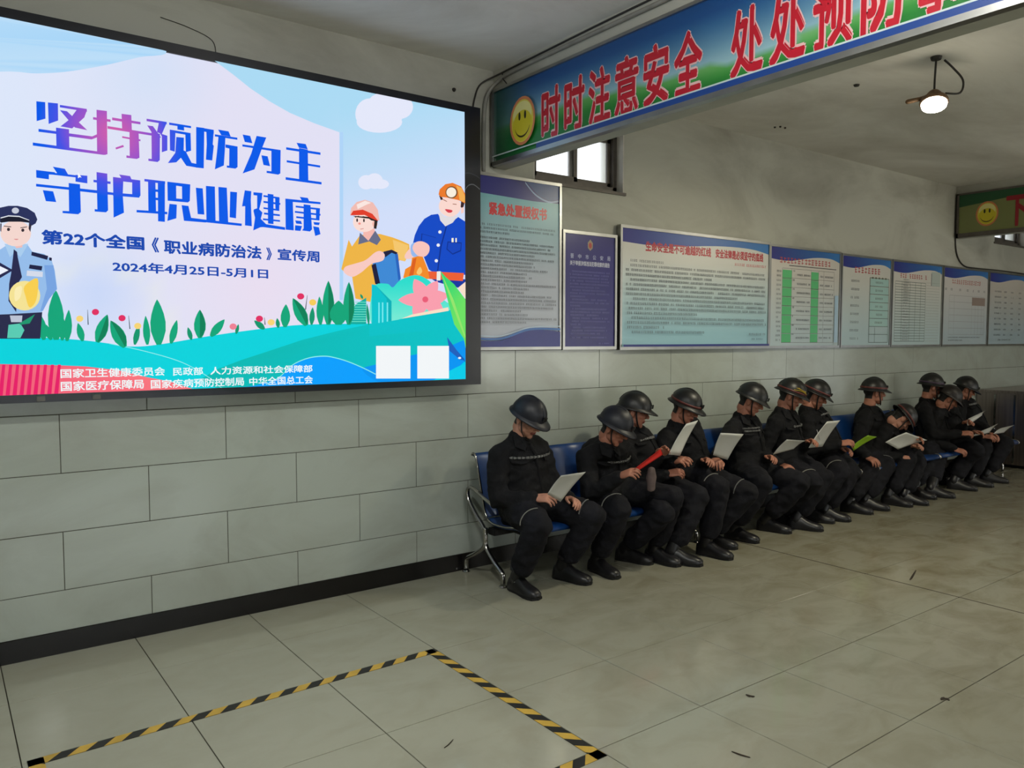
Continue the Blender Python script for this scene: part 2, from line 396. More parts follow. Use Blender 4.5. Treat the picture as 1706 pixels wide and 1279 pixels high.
# windows
def window(n, q):
    x0, x1, z0, z1 = q
    root = tag(empty('window_%d' % n, ((x0+x1)/2, 0.10, z0)), kind='structure')
    f = 0.05; b = MB()
    for (a, b0, c, d) in ((x0, x1, z0, z0+f), (x0, x1, z1-f, z1), (x0, x0+f, z0, z1), (x1-f, x1, z0, z1)): b.box(a, b0, 0.07, 0.13, c, d)
    b.build('window_frame', M['win'], root)
    xm = (x0+x1)/2
    for k, (a, b0, y) in enumerate(((x0+f, xm+0.03, 0.085), (xm-0.03, x1-f, 0.112))):
        s = MB(); g = 0.035
        for (p, q_, c, d) in ((a, b0, z0+f, z0+f+g), (a, b0, z1-f-g, z1-f), (a, a+g, z0+f, z1-f), (b0-g, b0, z0+f, z1-f)): s.box(p, q_, y-0.012, y+0.012, c, d)
        so = s.build('sash', M['win'], root)
        MB().box(a+g, b0-g, y-0.003, y+0.003, z0+f+g, z1-f-g).build('pane', M['glass'], so)
    r = MB(); t = 0.012
    r.box(x1-t, x1-0.0005, 0.0, 0.07, z0, z1); r.box(x0+0.0005, x0+t, 0.0, 0.07, z0, z1); r.box(x0, x1, 0.0, 0.07, z1-t, z1-0.0005)
    r.build('reveal', M['reveal'], root)
    MB().box(x0-0.01, x1+0.012, -0.015, 0.07, z0-0.02, z0+0.002).build('window_sill', M['win'], root)
    return root
window(1, WIN[0]); window(2, WIN[1])
for nw, xa in ((3, -0.8), (4, 8.5)):  # two unseen windows made up to frame the fill lights behind the camera
    added_win = tag(empty('window_%d' % nw, (xa+2.3, YN-0.1, 0.6)), kind='structure'); fr = MB()
    for k in range(5): fr.box(xa+k*1.14, xa+k*1.14+0.05, YN-0.13, YN-0.07, 0.6, 2.4)
    fr.box(xa, xa+4.6, YN-0.13, YN-0.07, 0.6, 0.65); fr.box(xa, xa+4.6, YN-0.13, YN-0.07, 2.35, 2.4); fr.build('window_frame', M['win'], added_win)
    for k in range(4): MB().box(xa+0.05+k*1.14, xa+(k+1)*1.14, YN-0.103, YN-0.097, 0.65, 2.35).build('pane', M['glass'], added_win)

# hazard tape rectangle on the floor
def hazard(name, label, a, b_, w_=0.052, along='x'):
    m = MB(); z = 0.0022; L_ = (Vector(b_)-Vector(a)).length; n = int(L_/0.062); st = L_/n
    d = (Vector(b_)-Vector(a)).normalized(); nn = Vector((-d.y, d.x)); A = Vector(a)
    for i in range(-1, n+1):
        s0 = i*st; s1 = (i+1)*st; sk = 0.05
        def cl(v): return min(max(v, 0), L_)
        p = [A+d*cl(s0)-nn*w_/2, A+d*cl(s1)-nn*w_/2, A+d*cl(s1+sk)+nn*w_/2, A+d*cl(s0+sk)+nn*w_/2]
        vs = [(q.x, q.y, z) for q in p]+[(q.x, q.y, 0.0008) for q in p]
        m.add(vs, [(0,1,2,3),(4,7,6,5),(0,4,5,1),(1,5,6,2),(2,6,7,3),(3,7,4,0)], i % 2)
    return tag(m.build(name, [M['tape_y'], M['tape_k']]), label, 'tape', 'black and yellow floor tape strips')
hazard('hazard_tape', 'black and yellow tape strip on floor parallel to tiled wall, nearest the skirting', (0.235, -1.122), (2.0, -1.105))
hazard('hazard_tape', 'black and yellow tape strip on floor running away from wall, in front of bench end', (1.985, -1.08), (1.985, -2.36))
hazard('hazard_tape', 'black and yellow tape strip on floor cut off at bottom edge, farthest from the wall', (2.01, -2.335), (0.235, -2.35))
hazard('hazard_tape', 'black and yellow tape strip on floor at far left corner under the screen', (0.262, -2.35), (0.262, -1.098))

# scuffs and dirt crumbs on the floor
for lab, pts, wd in (('small dark twig-like dirt streak on floor beyond the black joint line', [FL(1516, 966), FL(1519, 962), FL(1526, 950)], 0.014),
                     ('dark scuff mark smudge on floor right of the tape corner', [FL(1243, 1157), FL(1250, 1160), FL(1257, 1160)], 0.02),
                     ('pair of short black scuffs near bottom edge right of the tape', [FL(1219, 1252), FL(1235, 1258), FL(1250, 1262)], 0.012),
                     ('thin curled dirt thread on floor inside the tape rectangle', [FL(740, 1246), FL(748, 1240), FL(755, 1232)], 0.006),
                     ('small dark chip of dirt beside tile joint at lower right', [FL(1568, 1166), FL(1574, 1163), FL(1581, 1167)], 0.022)):
    sp = spline([(p.x, p.y, 0.0018) for p in pts], 4)
    tag(MB().tube(sp, [(wd*0.5*math.sin(math.pi*(0.12+0.76*i/(len(sp)-1))), 0.0012) for i in range(len(sp))], side=(0.6, -0.8, 0), n=6).build('floor_dirt', M['mud']), lab, 'dirt')

# ================================================================ LED SCREEN
scr = tag(empty('led_screen', (1.3, 0, 1.28)), 'large black-framed LED video wall showing a blue occupational health poster', 'screen')
SY = -0.118
sx0, sx1, sz0, sz1 = -0.42, 2.955, 1.279, 3.098
lx0, lx1, lz0, lz1 = -0.27, 2.818, 1.319, 3.045
b = MB()
b.box(sx0, sx1, -0.10, -0.012, sz0, sz1)
b.build('cabinet', M['bezel'], scr)
b = MB()
for q in ((sx0, sx1, sz0, lz0), (sx0, sx1, lz1, sz1), (sx0, lx0, lz0, lz1), (lx1, sx1, lz0, lz1)): b.box(q[0], q[1], -0.128, -0.1, q[2], q[3])
b.build('bezel', M['bezel'], scr)
# thin wave lines printed on the right bezel
A = Art(lambda u, v, z: Vector((u, -0.1283-z, v)))
for pts, c in (([(2.83, 2.55), (2.86, 2.585), (2.90, 2.595), (2.95, 2.57)], (120, 122, 130)), ([(2.83, 2.66), (2.87, 2.665), (2.92, 2.655), (2.95, 2.64)], (60, 62, 72))):
    sp = spline([(a, c_, 0) for a, c_ in pts], 6)
    A.poly([(p.x, p.y+0.003) for p in sp]+[(p.x, p.y-0.003) for p in reversed(sp)], c)
A.build('wave_decal', M['print'], scr)
def P3(px, py, z):
    p = W(px, py, SY); return Vector((min(max(p.x, lx0), lx1), SY-z*8, min(max(p.z, lz0), lz1)))
A = Art(P3)
def mixc(a, b, t): t = min(max(t, 0), 1); return tuple(x+(y-x)*t for x, y in zip(a, b))
# backdrop as a fine grid so that its soft tints survive
def bg(px, py):
    c = mixc((222, 232, 252), (228, 226, 246), (px-30)/300)
    c = mixc(c, (238, 222, 240), max(0, 1-math.hypot(px-440, (py-480))/150)*0.7)
    c = mixc(c, (196, 214, 250), max(0, 1-math.hypot(px-160, (py-490))/110)*0.8)
    c = mixc(c, (236, 238, 226), 0.5*math.exp(-((math.hypot(px-160, py-560)-120)/9)**2))
    c = mixc(c, (208, 226, 250), max(0, 1-math.hypot(px-250, (py-120))/140)*0.7)
    return c
def sky(px, py): return mixc((172, 220, 246), (212, 224, 252), (py-190+0.25*(px-560))/190)
for gx in range(-150, 790, 24):
    for gy in range(0, 700, 24):
        A.poly([(gx, gy), (gx+24, gy), (gx+24, gy+24), (gx, gy+24)], None, z=0, fn=bg)
A.blob([(-150, -60), (-150, 130), (0, 122), (60, 125), (110, 122), (170, 112), (230, 98), (275, 88), (200, 40), (60, -10)], None, fn=lambda x, y: mixc((166, 214, 250), (200, 228, 250), abs(math.sin(x*0.05+y*0.03))*0.7))
rx = [(355, 100), (385, 126), (415, 150), (448, 172), (480, 190), (520, 207), (562, 222)]
for i in range(len(rx)-1):
    A.poly([rx[i], (rx[i][0], 60), (rx[i+1][0], 60), rx[i+1]], None, fn=sky)
for gy in range(60, 540, 24):
    for gx in range(562, 790, 38): A.poly([(gx, gy), (gx+38, gy), (gx+38, gy+24), (gx, gy+24)], None, z=3e-6*A.k, fn=sky)
A.poly([(562, 222), (568, 222), (568, 500), (562, 500)], (176, 214, 250))
for (x, y, a, b_) in ((612, 192, 24, 26), (640, 182, 34, 28), (628, 205, 38, 18), (662, 180, 22, 20), (606, 305, 13, 12), (620, 303, 14, 13), (630, 308, 14, 8)): A.ell(x, y, a, b_, (230, 234, 252))
# hills
A.blob([(-160, 566), (0, 564), (60, 562), (130, 566), (180, 572), (215, 577), (260, 574), (350, 559), (430, 548), (500, 541), (600, 539), (700, 538), (790, 540), (790, 700), (400, 720), (-160, 720)], (0, 212, 222))
A.blob([(0, 560)]+[(790, 512), (771, 514), (742, 518), (665, 530), (611, 540), (560, 551), (500, 566), (440, 586), (400, 599), (345, 620), (320, 640), (330, 720), (790, 700)][0:0]+[(1, 561), (1, 562)], (0, 212, 222))
A.poly([(790, 512), (771, 514), (742, 518), (665, 530), (611, 540), (560, 551), (500, 566), (440, 586), (400, 599), (360, 614), (330, 632), (360, 720), (790, 700)], None, fn=lambda x, y: mixc((0, 186, 180), (0, 196, 202), (x-400)/300))
line = spline([(180, 572, 0), (240, 585, 0), (300, 603, 0), (345, 628, 0), (370, 650, 0)], 6)
A.poly([(p.x, p.y-0.6) for p in line]+[(p.x, p.y+0.6) for p in reversed(line)], (150, 240, 240))
A.blob([(366, 650), (420, 642), (463, 627), (478, 612), (494, 602), (515, 595), (538, 593), (556, 596), (576, 602), (600, 612), (625, 624), (680, 660), (560, 700), (380, 690)], (0, 160, 255))
A.blob([(600, 616), (625, 606), (679, 592), (730, 582), (771, 566), (800, 566), (800, 640), (740, 650), (640, 640)], (0, 150, 245))
A.blob([(720, 632), (747, 616), (772, 605), (800, 600), (800, 660), (700, 660)], (0, 206, 235))
line = spline([(440, 640, 0), (463, 627, 0), (478, 612, 0), (494, 602, 0), (515, 595, 0), (538, 593, 0), (556, 596, 0), (576, 602, 0), (600, 612, 0), (622, 623, 0)], 5)
A.poly([(p.x, p.y-0.8) for p in line]+[(p.x, p.y+0.8) for p in reversed(line)], (140, 240, 235))
A.poly([(-150, 612), (-60, 607), (0, 606), (94, 608), (141, 610), (199, 617), (234, 626), (281, 635), (318, 650), (340, 700), (-150, 700)], None, fn=lambda x, y: mixc((238, 84, 120), (252, 120, 128), (x-40)/160))
for i in range(-12, 9):
    x = i*11.5
    A.poly([(x+3, 607), (x+8, 607), (x+4, 665), (x-3, 665)] if i > -9 else [(x, 610), (x+5, 610), (x+2, 665), (x-4, 665)], (232, 30, 104))
# people: worker in yellow
def Z4(p): return (560+p[0]/5.329, 280+p[1]/5.329)
def zp(pts, col, f=Z4, sm=False):
    q = [f(p) for p in pts]
    A.blob(q, col, 4) if sm else A.poly(q, col)
zp([(120, 700), (190, 600), (280, 590), (370, 590), (480, 620), (560, 650), (625, 680), (630, 740), (590, 832), (540, 820), (500, 900), (330, 1035), (285, 1190), (150, 1160), (120, 960), (60, 930), (25, 900), (60, 760), (90, 640)], (240, 182, 70))
zp([(480, 640), (620, 690), (590, 832), (540, 815), (500, 760)], (246, 200, 110))
zp([(590, 770), (650, 700), (700, 700), (700, 790), (600, 810)], (248, 204, 196), sm=True)
zp([(300, 850), (400, 745), (480, 735), (520, 765), (550, 990), (490, 1075), (350, 1060)], (62, 138, 214))
zp([(400, 770), (400, 745), (470, 728), (525, 755), (510, 770), (470, 755), (415, 795)], (28, 30, 62))
zp([(292, 865), (330, 850), (372, 1040), (326, 1032)], (28, 28, 60))
zp([(500, 770), (525, 762), (552, 985), (530, 1000)], (40, 100, 190))
zp([(50, 930), (60, 880), (150, 850), (240, 820), (320, 755), (370, 740), (408, 770), (400, 815), (365, 835), (290, 855), (200, 930), (120, 968)], (250, 204, 196), sm=True)
zp([(218, 560), (320, 540), (325, 610), (265, 650), (222, 610)], (246, 186, 176))
zp([(190, 578), (265, 650), (325, 560), (375, 640), (340, 688), (272, 655), (175, 682)], (104, 110, 138))
A.ell(*Z4((228, 485)), 100/5.33, 88/5.33, (252, 222, 214)); A.ell(*Z4((322, 500)), 24/5.33, 28/5.33, (248, 190, 178))
zp([(125, 430), (300, 440), (348, 465), (335, 545), (312, 540), (318, 475), (290, 470), (270, 455), (150, 440)], (44, 34, 34))
zp([(102, 425), (112, 360), (160, 308), (235, 288), (305, 312), (348, 375), (362, 470), (340, 470), (290, 425), (220, 400), (130, 398)], (243, 190, 180))
zp([(160, 330), (235, 296), (290, 315), (250, 330), (170, 370)], (252, 232, 226))
zp([(105, 425), (130, 385), (215, 375), (300, 412), (352, 475), (300, 455), (230, 422), (140, 425)], (226, 62, 42))
for q in ((165, 468), (225, 470)): A.ell(*Z4(q), 1.4, 3.2, (40, 28, 30), 10)
zp([(145, 440), (180, 428), (182, 434), (147, 446)], (50, 34, 30)); zp([(215, 432), (245, 438), (244, 444), (214, 438)], (50, 34, 30))
zp([(192, 545), (222, 540), (222, 545), (193, 549)], (200, 90, 90))
A.ell(*Z4((186, 498)), 2.2, 2.0, (244, 150, 140), 10)
# miner in blue
zp([(1125, 480), (1060, 440), (950, 520), (880, 412), (820, 420), (760, 455), (710, 520), (675, 600), (655, 690), (750, 780), (800, 905), (870, 945), (1125, 950)], (16, 74, 198))
zp([(800, 970), (1140, 990), (1140, 1080), (1000, 1050), (860, 1010)], (22, 56, 160))
for a in (((735, 585), (860, 620), (865, 625), (740, 590)), ((950, 520), (900, 700), (870, 930), (880, 930), (912, 700), (960, 524)), ((735, 585), (742, 588), (735, 660), (728, 655)), ((965, 655), (1090, 665), (1085, 740), (1010, 772), (955, 725)), ):
    zp(a, (8, 46, 140))
zp([(972, 664), (1084, 673), (1078, 732), (1010, 762), (962, 720)], (18, 70, 190))
zp([(790, 918), (1110, 935), (1100, 1005), (790, 985)], (238, 96, 52))
zp([(870, 920), (905, 918), (902, 1000), (868, 1000)], (240, 236, 228))
zp([(885, 405), (900, 400), (940, 440), (1060, 425), (1010, 490), (945, 522), (900, 470)], (226, 222, 226))
A.ell(*Z4((985, 345)), 98/5.33, 92/5.33, (252, 218, 208))
zp([(890, 250), (910, 250), (925, 285), (905, 290)], (60, 36, 30)); zp([(1085, 300), (1120, 300), (1100, 370), (1080, 350)], (60, 36, 40))
zp([(1085, 360), (1108, 350), (1108, 400), (1085, 410)], (250, 206, 196))
zp([(885, 240), (895, 195), (945, 150), (1010, 138), (1085, 170), (1125, 235), (1122, 320), (1060, 290), (960, 268), (905, 262)], (236, 124, 44))
zp([(1040, 160), (1090, 185), (1125, 260), (1118, 312), (1070, 290), (1060, 220)], (244, 176, 84))
A.ell(*Z4((1000, 222)), 54/5.33, 54/5.33, (122, 82, 44)); A.ell(*Z4((998, 222)), 44/5.33, 44/5.33, (250, 240, 224))
zp([(925, 282), (960, 300), (957, 305), (924, 288)], (150, 90, 70)); zp([(1010, 322), (1045, 325), (1044, 331), (1010, 328)], (150, 90, 70))
zp([(945, 370), (1005, 380), (1000, 398), (975, 402), (955, 390)], (214, 60, 76), sm=True)
for q in ((897, 572), (882, 688), (865, 826)): A.ell(*Z4(q), 2.8, 2.8, (236, 240, 246), 12)
A.rect(*Z4((1000, 625)), *Z4((1018, 662)), (250, 246, 220)); A.rect(*Z4((1034, 625)), *Z4((1046, 662)), (250, 246, 220))
zp([(640, 690), (690, 670), (720, 790), (650, 780)], (150, 186, 240), sm=True)
zp([(655, 720), (680, 665), (740, 655), (800, 690), (800, 750), (760, 790), (700, 780)], (250, 198, 190), sm=True)
zp([(650, 800), (700, 785), (745, 790), (790, 900), (805, 985), (640, 1000), (572, 975), (590, 900), (640, 870)], (244, 140, 40))
zp([(660, 810), (690, 800), (660, 960), (620, 970)], (222, 96, 30)); zp([(690, 930), (720, 880), (740, 920), (715, 950)], (252, 200, 110), sm=True)
# bushes, buildings, flower
A.blob([(615, 540), (618, 480), (640, 473), (650, 479), (660, 469), (676, 461), (692, 459), (706, 465), (716, 474), (735, 500), (750, 515), (665, 532)], None, fn=lambda x, y: mixc((44, 222, 206), (120, 236, 214), (y-470)/60))
A.poly([(615, 542), (615, 474), (621, 475), (648, 502), (648, 536)], (0, 196, 206))
A.poly([(621, 475), (648, 502), (648, 536), (640, 537), (640, 498)], (0, 178, 186))
for x in (626, 632, 640): A.rect(x, 504, x+2.3, 538, (120, 236, 240))
cx_, cy_ = 704, 499
for tx, ty, w_ in ((686, 466, 24), (724, 469, 22), (742, 492, 24), (734, 522, 24), (684, 524, 24), (660, 500, 22)):
    A.leaf(cx_, cy_, tx, ty, w_, (250, 156, 172), (246, 138, 158)) if False else A.leaf(cx_, cy_, cx_+(tx-cx_)*1.02, cy_+(ty-cy_)*1.02, w_, (251, 160, 176))
A.ell(704, 499, 5, 5, (236, 92, 120), 14)
A.poly([(660, 532), (742, 517), (745, 524), (690, 536)], (0, 194, 200))
A.poly([(664, 531), (682, 524), (742, 512), (743, 518)], (250, 226, 200))
A.poly([(771, 513), (742, 518), (611, 541), (611, 560), (790, 545)], (0, 195, 202))
A.poly([(758, 480), (776, 470), (776, 500), (771, 498)], (250, 226, 204))
A.poly([(729, 452), (738, 462), (752, 474), (790, 500), (790, 580), (768, 564), (752, 540), (741, 500)], None, fn=lambda x, y: mixc((40, 214, 120), (110, 228, 100), (x+y-1190)/90))
A.poly([(731, 456), (751, 500), (776, 560), (770, 564), (748, 506)], (150, 230, 110))
A.poly([(740, 561), (746, 571), (768, 600), (775, 604), (768, 597), (756, 583)], (20, 88, 176)); A.poly([(740, 561), (744, 584), (762, 599), (768, 600), (750, 575)], (30, 96, 190))
A.ell(761, 596, 2.6, 1.8, (240, 248, 255), 12)
GR = (14, 166, 122); GD = (8, 128, 88)
A.poly([(578, 540), (580, 518), (590, 506), (606, 496), (606, 540)], (14, 172, 160))
for k in range(9): A.rect(579+max(0, (4-k))*2.2, 503+k*4, 606, 504.3+k*4, (110, 230, 200))
for a in ((92, 566, 91, 483, 27), (72, 566, 64, 522, 16), (110, 568, 113, 516, 14), (84, 566, 74, 540, 12), (102, 567, 104, 530, 12),
          (160, 570, 177, 524, 20), (136, 568, 128, 538, 12), (206, 578, 182, 534, 22), (222, 574, 229, 541, 10),
          (262, 574, 259, 499, 26), (243, 574, 240, 526, 12), (282, 572, 292, 533, 12), (330, 563, 330, 516, 20), (348, 560, 371, 532, 14), (316, 566, 310, 545, 8), (390, 556, 394, 540, 6),
          (437, 548, 420, 534, 10), (471, 545, 472.7, 507, 16), (460, 546, 458, 530, 7), (507, 542, 484, 497, 20), (515, 541, 517, 512, 9), (543, 541, 543, 468, 20), (530, 541, 528, 494, 12),
          (577, 541, 577, 470, 19), (560, 541, 560, 501, 30), (610, 541, 607, 506, 5), (600, 498, 596, 490, 4)):
    A.leaf(*a, GR if a[4] > 11 else (16, 150, 110), GD if a[4] in (20, 22, 19) else None)
for x, y, c in ((157, 520, (226, 48, 100)), (201, 530, (226, 48, 100)), (131, 531, (248, 214, 120)), (227, 543, (248, 214, 120)), (497, 494, (226, 48, 100)), (517, 504, (250, 206, 90)), (428.6, 531, (226, 48, 100)), (448, 537, (250, 214, 120)), (385, 544, (240, 130, 150))):
    A.ell(x, y, 6, 5.2, c, 14)
for a in ((145, 541, 144, 516), (214, 548, 212, 526), (505, 516, 508, 492), (438, 541, 437, 529)): A.poly([(a[0]-.8, a[1]), (a[2]-.3, a[3]), (a[2]+.3, a[3]), (a[0]+.8, a[1])], (30, 60, 70))
# police officer
def Z3(p): return (p[0]/4.568, 320+p[1]/4.568)
def zq(pts, col, sm=False): zp(pts, col, Z3, sm)
zq([(-200, 470), (0, 440), (60, 400), (200, 400), (240, 458), (330, 475), (385, 520), (410, 600), (428, 740), (380, 800), (330, 860), (310, 925), (60, 935), (-200, 935)], (150, 190, 236))
zq([(330, 560), (400, 560), (425, 740), (370, 810), (320, 905), (300, 905), (350, 740)], (120, 164, 226))
zq([(60, 930), (315, 915), (300, 1115), (-200, 1115), (-200, 940)], (40, 42, 74))
zq([(30, 400), (210, 400), (150, 500), (110, 460), (70, 500)], (170, 206, 240))
zq([(95, 400), (165, 395), (165, 425), (120, 432)], (240, 190, 186))
A.ell(*Z3((115, 320)), 116/4.568, 98/4.568, (246, 216, 208))
zq([(215, 240), (236, 245), (225, 310), (212, 285)], (50, 44, 60)); zq([(-2, 245), (8, 245), (5, 310), (-2, 300)], (50, 44, 60))
zq([(100, 440), (125, 460), (130, 500), (162, 650), (130, 700), (118, 915), (60, 830), (65, 700), (80, 620), (95, 490)], (38, 40, 78))
zq([(-200, 160), (0, 125), (60, 112), (130, 112), (200, 128), (258, 165), (278, 215), (265, 245), (235, 262), (215, 240), (150, 215), (60, 212), (0, 235), (-200, 240)], (40, 48, 92))
zq([(0, 205), (60, 190), (140, 195), (215, 225), (218, 240), (150, 232), (60, 232), (0, 240)], (24, 26, 44))
zq([(0, 200), (60, 184), (140, 188), (215, 218), (217, 224), (140, 196), (60, 192), (0, 208)], (228, 232, 240))
A.ell(*Z3((112, 148)), 6, 5, (200, 205, 220), 14)
for q in ((60, 290), (168, 296)): A.ell(*Z3(q), 2.6, 2.8, (54, 44, 52), 12)
zq([(25, 262), (80, 268), (80, 274), (25, 268)], (60, 50, 56)); zq([(150, 275), (200, 268), (200, 274), (150, 281)], (60, 50, 56))
zq([(100, 362), (135, 362), (120, 370)], (222, 140, 140), True)
zq([(235, 458), (360, 490), (352, 520), (232, 486)], (30, 34, 70)); zq([(368, 500), (388, 505), (386, 528), (366, 522)], (30, 34, 70))
zq([(220, 555), (316, 568), (310, 600), (214, 585)], (30, 34, 70))
zq([(200, 600), (320, 610), (318, 650), (196, 640)], (214, 220, 236))
A.ell(*Z3((182, 790)), 118/4.568, 112/4.568, (246, 228, 150)); zq([(180, 720), (280, 660), (270, 820), (220, 880), (190, 800)], (250, 208, 80), True); zq([(110, 740), (160, 720), (150, 800), (110, 830)], (252, 238, 180), True)
zq([(60, 1010), (150, 1000), (180, 1050), (150, 1110), (50, 1110)], (90, 204, 180)); zq([(140, 1000), (260, 930), (220, 1000), (150, 1010)], (30, 150, 110))
zq([(70, 940), (165, 940), (160, 990), (80, 990)], (190, 196, 214))
zq([(-40, 520), (95, 598), (-40, 680)], (38, 40, 80)); zq([(-40, 550), (60, 598), (-40, 650)], (240, 244, 255))
# white cards where the codes were
A.rect(622, 576, 679, 630, (244, 248, 250)); A.rect(690.5, 576, 743, 630, (244, 248, 250))
# lettering
def st(txt, xl, xr, tl, bl, tr, br, col, off=0.022):
    pl = W(xl, (tl+bl)/2, SY); pr_ = W(xr, (tr+br)/2, SY)
    z1 = (W(xl, tl, SY).z+W(xr, tr, SY).z)/2; z0 = (W(xl, bl, SY).z+W(xr, br, SY).z)/2
    vs, fs = glyphs(txt, off); A.k += 1
    ax, bx = vs[:, 0].min(), vs[:, 0].max(); ay, by = vs[:, 1].min(), vs[:, 1].max(); k = len(A.v)
    for q in vs:
        A.v.append(Vector((pl.x+(pr_.x-pl.x)*(q[0]-ax)/(bx-ax), SY-A.k*2.4e-5-q[2]*2e-5, z0+(z1-z0)*(q[1]-ay)/(by-ay)))); A.c.append(lin(col))
    A.f += [tuple(k+i for i in f) for f in fs]
DB = (22, 72, 176)
st('第22个全国', 67.5, 238, 383.5, 408, 395, 418, DB, 0.04)
st('《', 250, 262, 396, 421, 397, 422, DB, 0.03)
st('职业病防治法', 270, 432, 400.5, 423, 411, 433, DB, 0.035)
st('》', 440, 449, 413, 434, 413.5, 435, DB, 0.03)
st('宣传周', 458.5, 528, 414, 435, 419.5, 437, DB, 0.03)
st('2024年4月25日-5月1日', 185, 443, 435.6, 452, 448.5, 466, DB, 0.028)
WH = (238, 250, 252)
st('国家卫生健康委员会', 99, 272, 613, 628.5, 611.5, 626, WH, 0.02)
st('民政部', 285, 335, 611.5, 625, 611, 624.5, WH, 0.02)
st('人力资源和社会保障部', 347, 516.5, 610.5, 624, 607.5, 619.5, WH, 0.02)
st('国家医疗保障局', 99.5, 237, 634, 650, 631.5, 647.5, WH, 0.02)
st('国家疾病预防控制局', 248.5, 403, 631.5, 646.5, 628, 642, WH, 0.02)
st('中华全国总工会', 411.7, 517, 627.5, 641.5, 625.5, 638.5, WH, 0.02)
A.poly([(128, 289), (128, 299), (131, 297), (134, 298)], (250, 250, 250))
disp = A.build('display_image', M['display'], scr)
# heavy custom headline traced stroke by stroke
HA = """297,142 370,150 372,285 300,305|392,152 474,160 476,300 398,328|490,172 710,205 712,228 490,192|628,212 712,215 690,275 590,365 495,348 570,290|490,215 548,224 715,380 612,357|315,368 460,388 460,410 315,392|565,405 755,430 795,412 795,438 750,455 565,430|458,358 565,372 568,532 462,520|268,480 850,560 850,582 268,505
790,212 875,222 880,575 860,582 795,572|762,272 905,292 905,312 762,292|918,275 1150,312 1150,332 918,297|995,245 1075,255 1080,390 1000,375|880,345 1250,405 1250,425 880,367|1000,428 1150,455 1150,470 1000,442|1060,392 1135,402 1142,605 1120,615 1035,605 1035,585 1062,590|945,522 1008,500 1015,516 950,537
1200,285 1365,312 1365,332 1200,305|1300,320 1362,325 1325,412 1285,395|1205,340 1252,346 1320,440 1270,440|1240,395 1310,410 1308,625 1290,640 1215,630 1215,612 1242,615|1310,405 1370,425 1370,545 1325,560 1325,430
432,678 530,695 562,750 472,738|295,705 450,724 450,745 400,742 400,782 297,768|440,728 620,748 620,766 440,745|618,745 715,752 715,815 618,800|295,818 800,872 800,892 295,840|562,812 655,822 662,1050 640,1068 512,1058 512,1040 565,1042|350,870 435,880 460,968 375,960
790,722 878,735 885,1035 868,1052 775,1045 775,1025 797,1028|765,785 905,800 905,820 765,805|655,862 800,878 800,896 655,880|880,884 940,892 940,912 880,906|975,742 1065,755 1080,790 1000,782|925,762 1148,790 1148,815 925,790|925,762 1010,775 1005,905 1015,1055 930,1095|1082,785 1148,790 1150,915 1135,930 1082,922|925,890 1148,908 1140,932 925,915
1182,778 1352,798 1352,820 1182,798|1212,790 1272,798 1278,1050 1215,1042|1292,795 1350,802 1350,1130 1294,1125|1260,862 1300,866 1300,886 1260,882|1260,930 1300,934 1300,954 1260,950|1118,1032 1370,1048 1370,1068 1118,1052"""
HB = """122,138 330,172 330,192 122,160|200,155 262,165 265,215 200,205|128,205 325,238 325,262 128,228|128,215 182,222 175,415 130,400|275,240 325,245 330,405 280,420|190,275 262,282 260,400 235,470 190,515 110,522 180,425|255,400 280,412 335,520 385,530 385,565 285,548 225,460
378,180 455,190 450,572 378,565|440,190 545,208 545,240 440,222|474,215 545,225 535,345 545,360 530,498 470,490 478,345|585,205 685,222 705,272 615,258|555,250 768,282 768,302 555,270|590,260 655,270 650,400 640,545 555,582 575,420|655,345 770,365 770,560 750,575 668,565 668,545 690,548 692,385 655,375
818,252 890,265 910,335 838,322|950,265 1042,280 1000,385 930,582 818,620 900,430|815,345 1175,398 1175,420 815,365|1090,390 1178,400 1175,620 1155,632 1045,615 1045,595 1090,600|995,448 1055,458 1078,552 1015,540
1328,330 1415,342 1435,392 1352,378|1230,372 1555,422 1555,445 1230,395|1235,495 1552,545 1552,565 1235,515|1352,380 1435,395 1440,700 1352,690|1225,655 1565,702 1565,725 1225,680
105,698 322,724 320,755 105,725|105,698 188,708 190,880 108,878|243,715 322,724 318,880 300,895 245,890|108,850 318,868 300,895 108,878|125,908 195,915 190,1045 105,1070|240,920 305,928 330,1040 470,1058 470,1085 262,1068
375,755 440,762 455,1010 392,1005|470,738 555,745 562,1090 475,1082|588,748 668,755 682,1100 595,1092|700,792 765,798 755,1045 695,1035|330,1042 810,1095 808,1118 330,1068
838,780 900,788 895,870 905,1120 840,1112 842,930 812,932|920,798 1005,805 1000,860 975,960 1005,990 990,1050 1040,1100 1220,1130 1220,1155 1010,1128 985,1130 918,1160 935,1040 920,975 925,960 955,950 955,830 920,825|1055,812 1110,820 1110,1100 1058,1095|1015,825 1165,845 1165,862 1015,842|1015,880 1175,900 1175,918 1015,898|1015,940 1165,960 1165,976 1015,956|1020,990 1170,1008 1170,1025 1020,1008|1010,1045 1172,1062 1172,1078 1010,1062|1125,845 1168,850 1165,960 1128,955
1358,842 1435,852 1450,888 1380,880|1222,858 1555,892 1555,912 1222,884|1222,858 1292,868 1302,1160 1225,1152|1395,912 1460,920 1475,1150 1455,1170 1380,1160 1395,1140|1320,925 1550,950 1550,968 1320,942|1312,975 1555,1003 1555,1020 1312,992|1325,1025 1545,1050 1545,1066 1325,1042|1512,950 1550,955 1545,1060 1512,1055|1315,1065 1370,1070 1380,1100 1325,1095|1315,1110 1380,1118 1365,1165 1312,1160|1488,1080 1550,1085 1540,1110 1495,1105|1485,1120 1540,1130 1555,1195 1505,1212"""
Hd = Art(lambda px, py, z: Vector((W(px, py, SY).x, SY-0.0036-z*4, W(px, py, SY).z)))
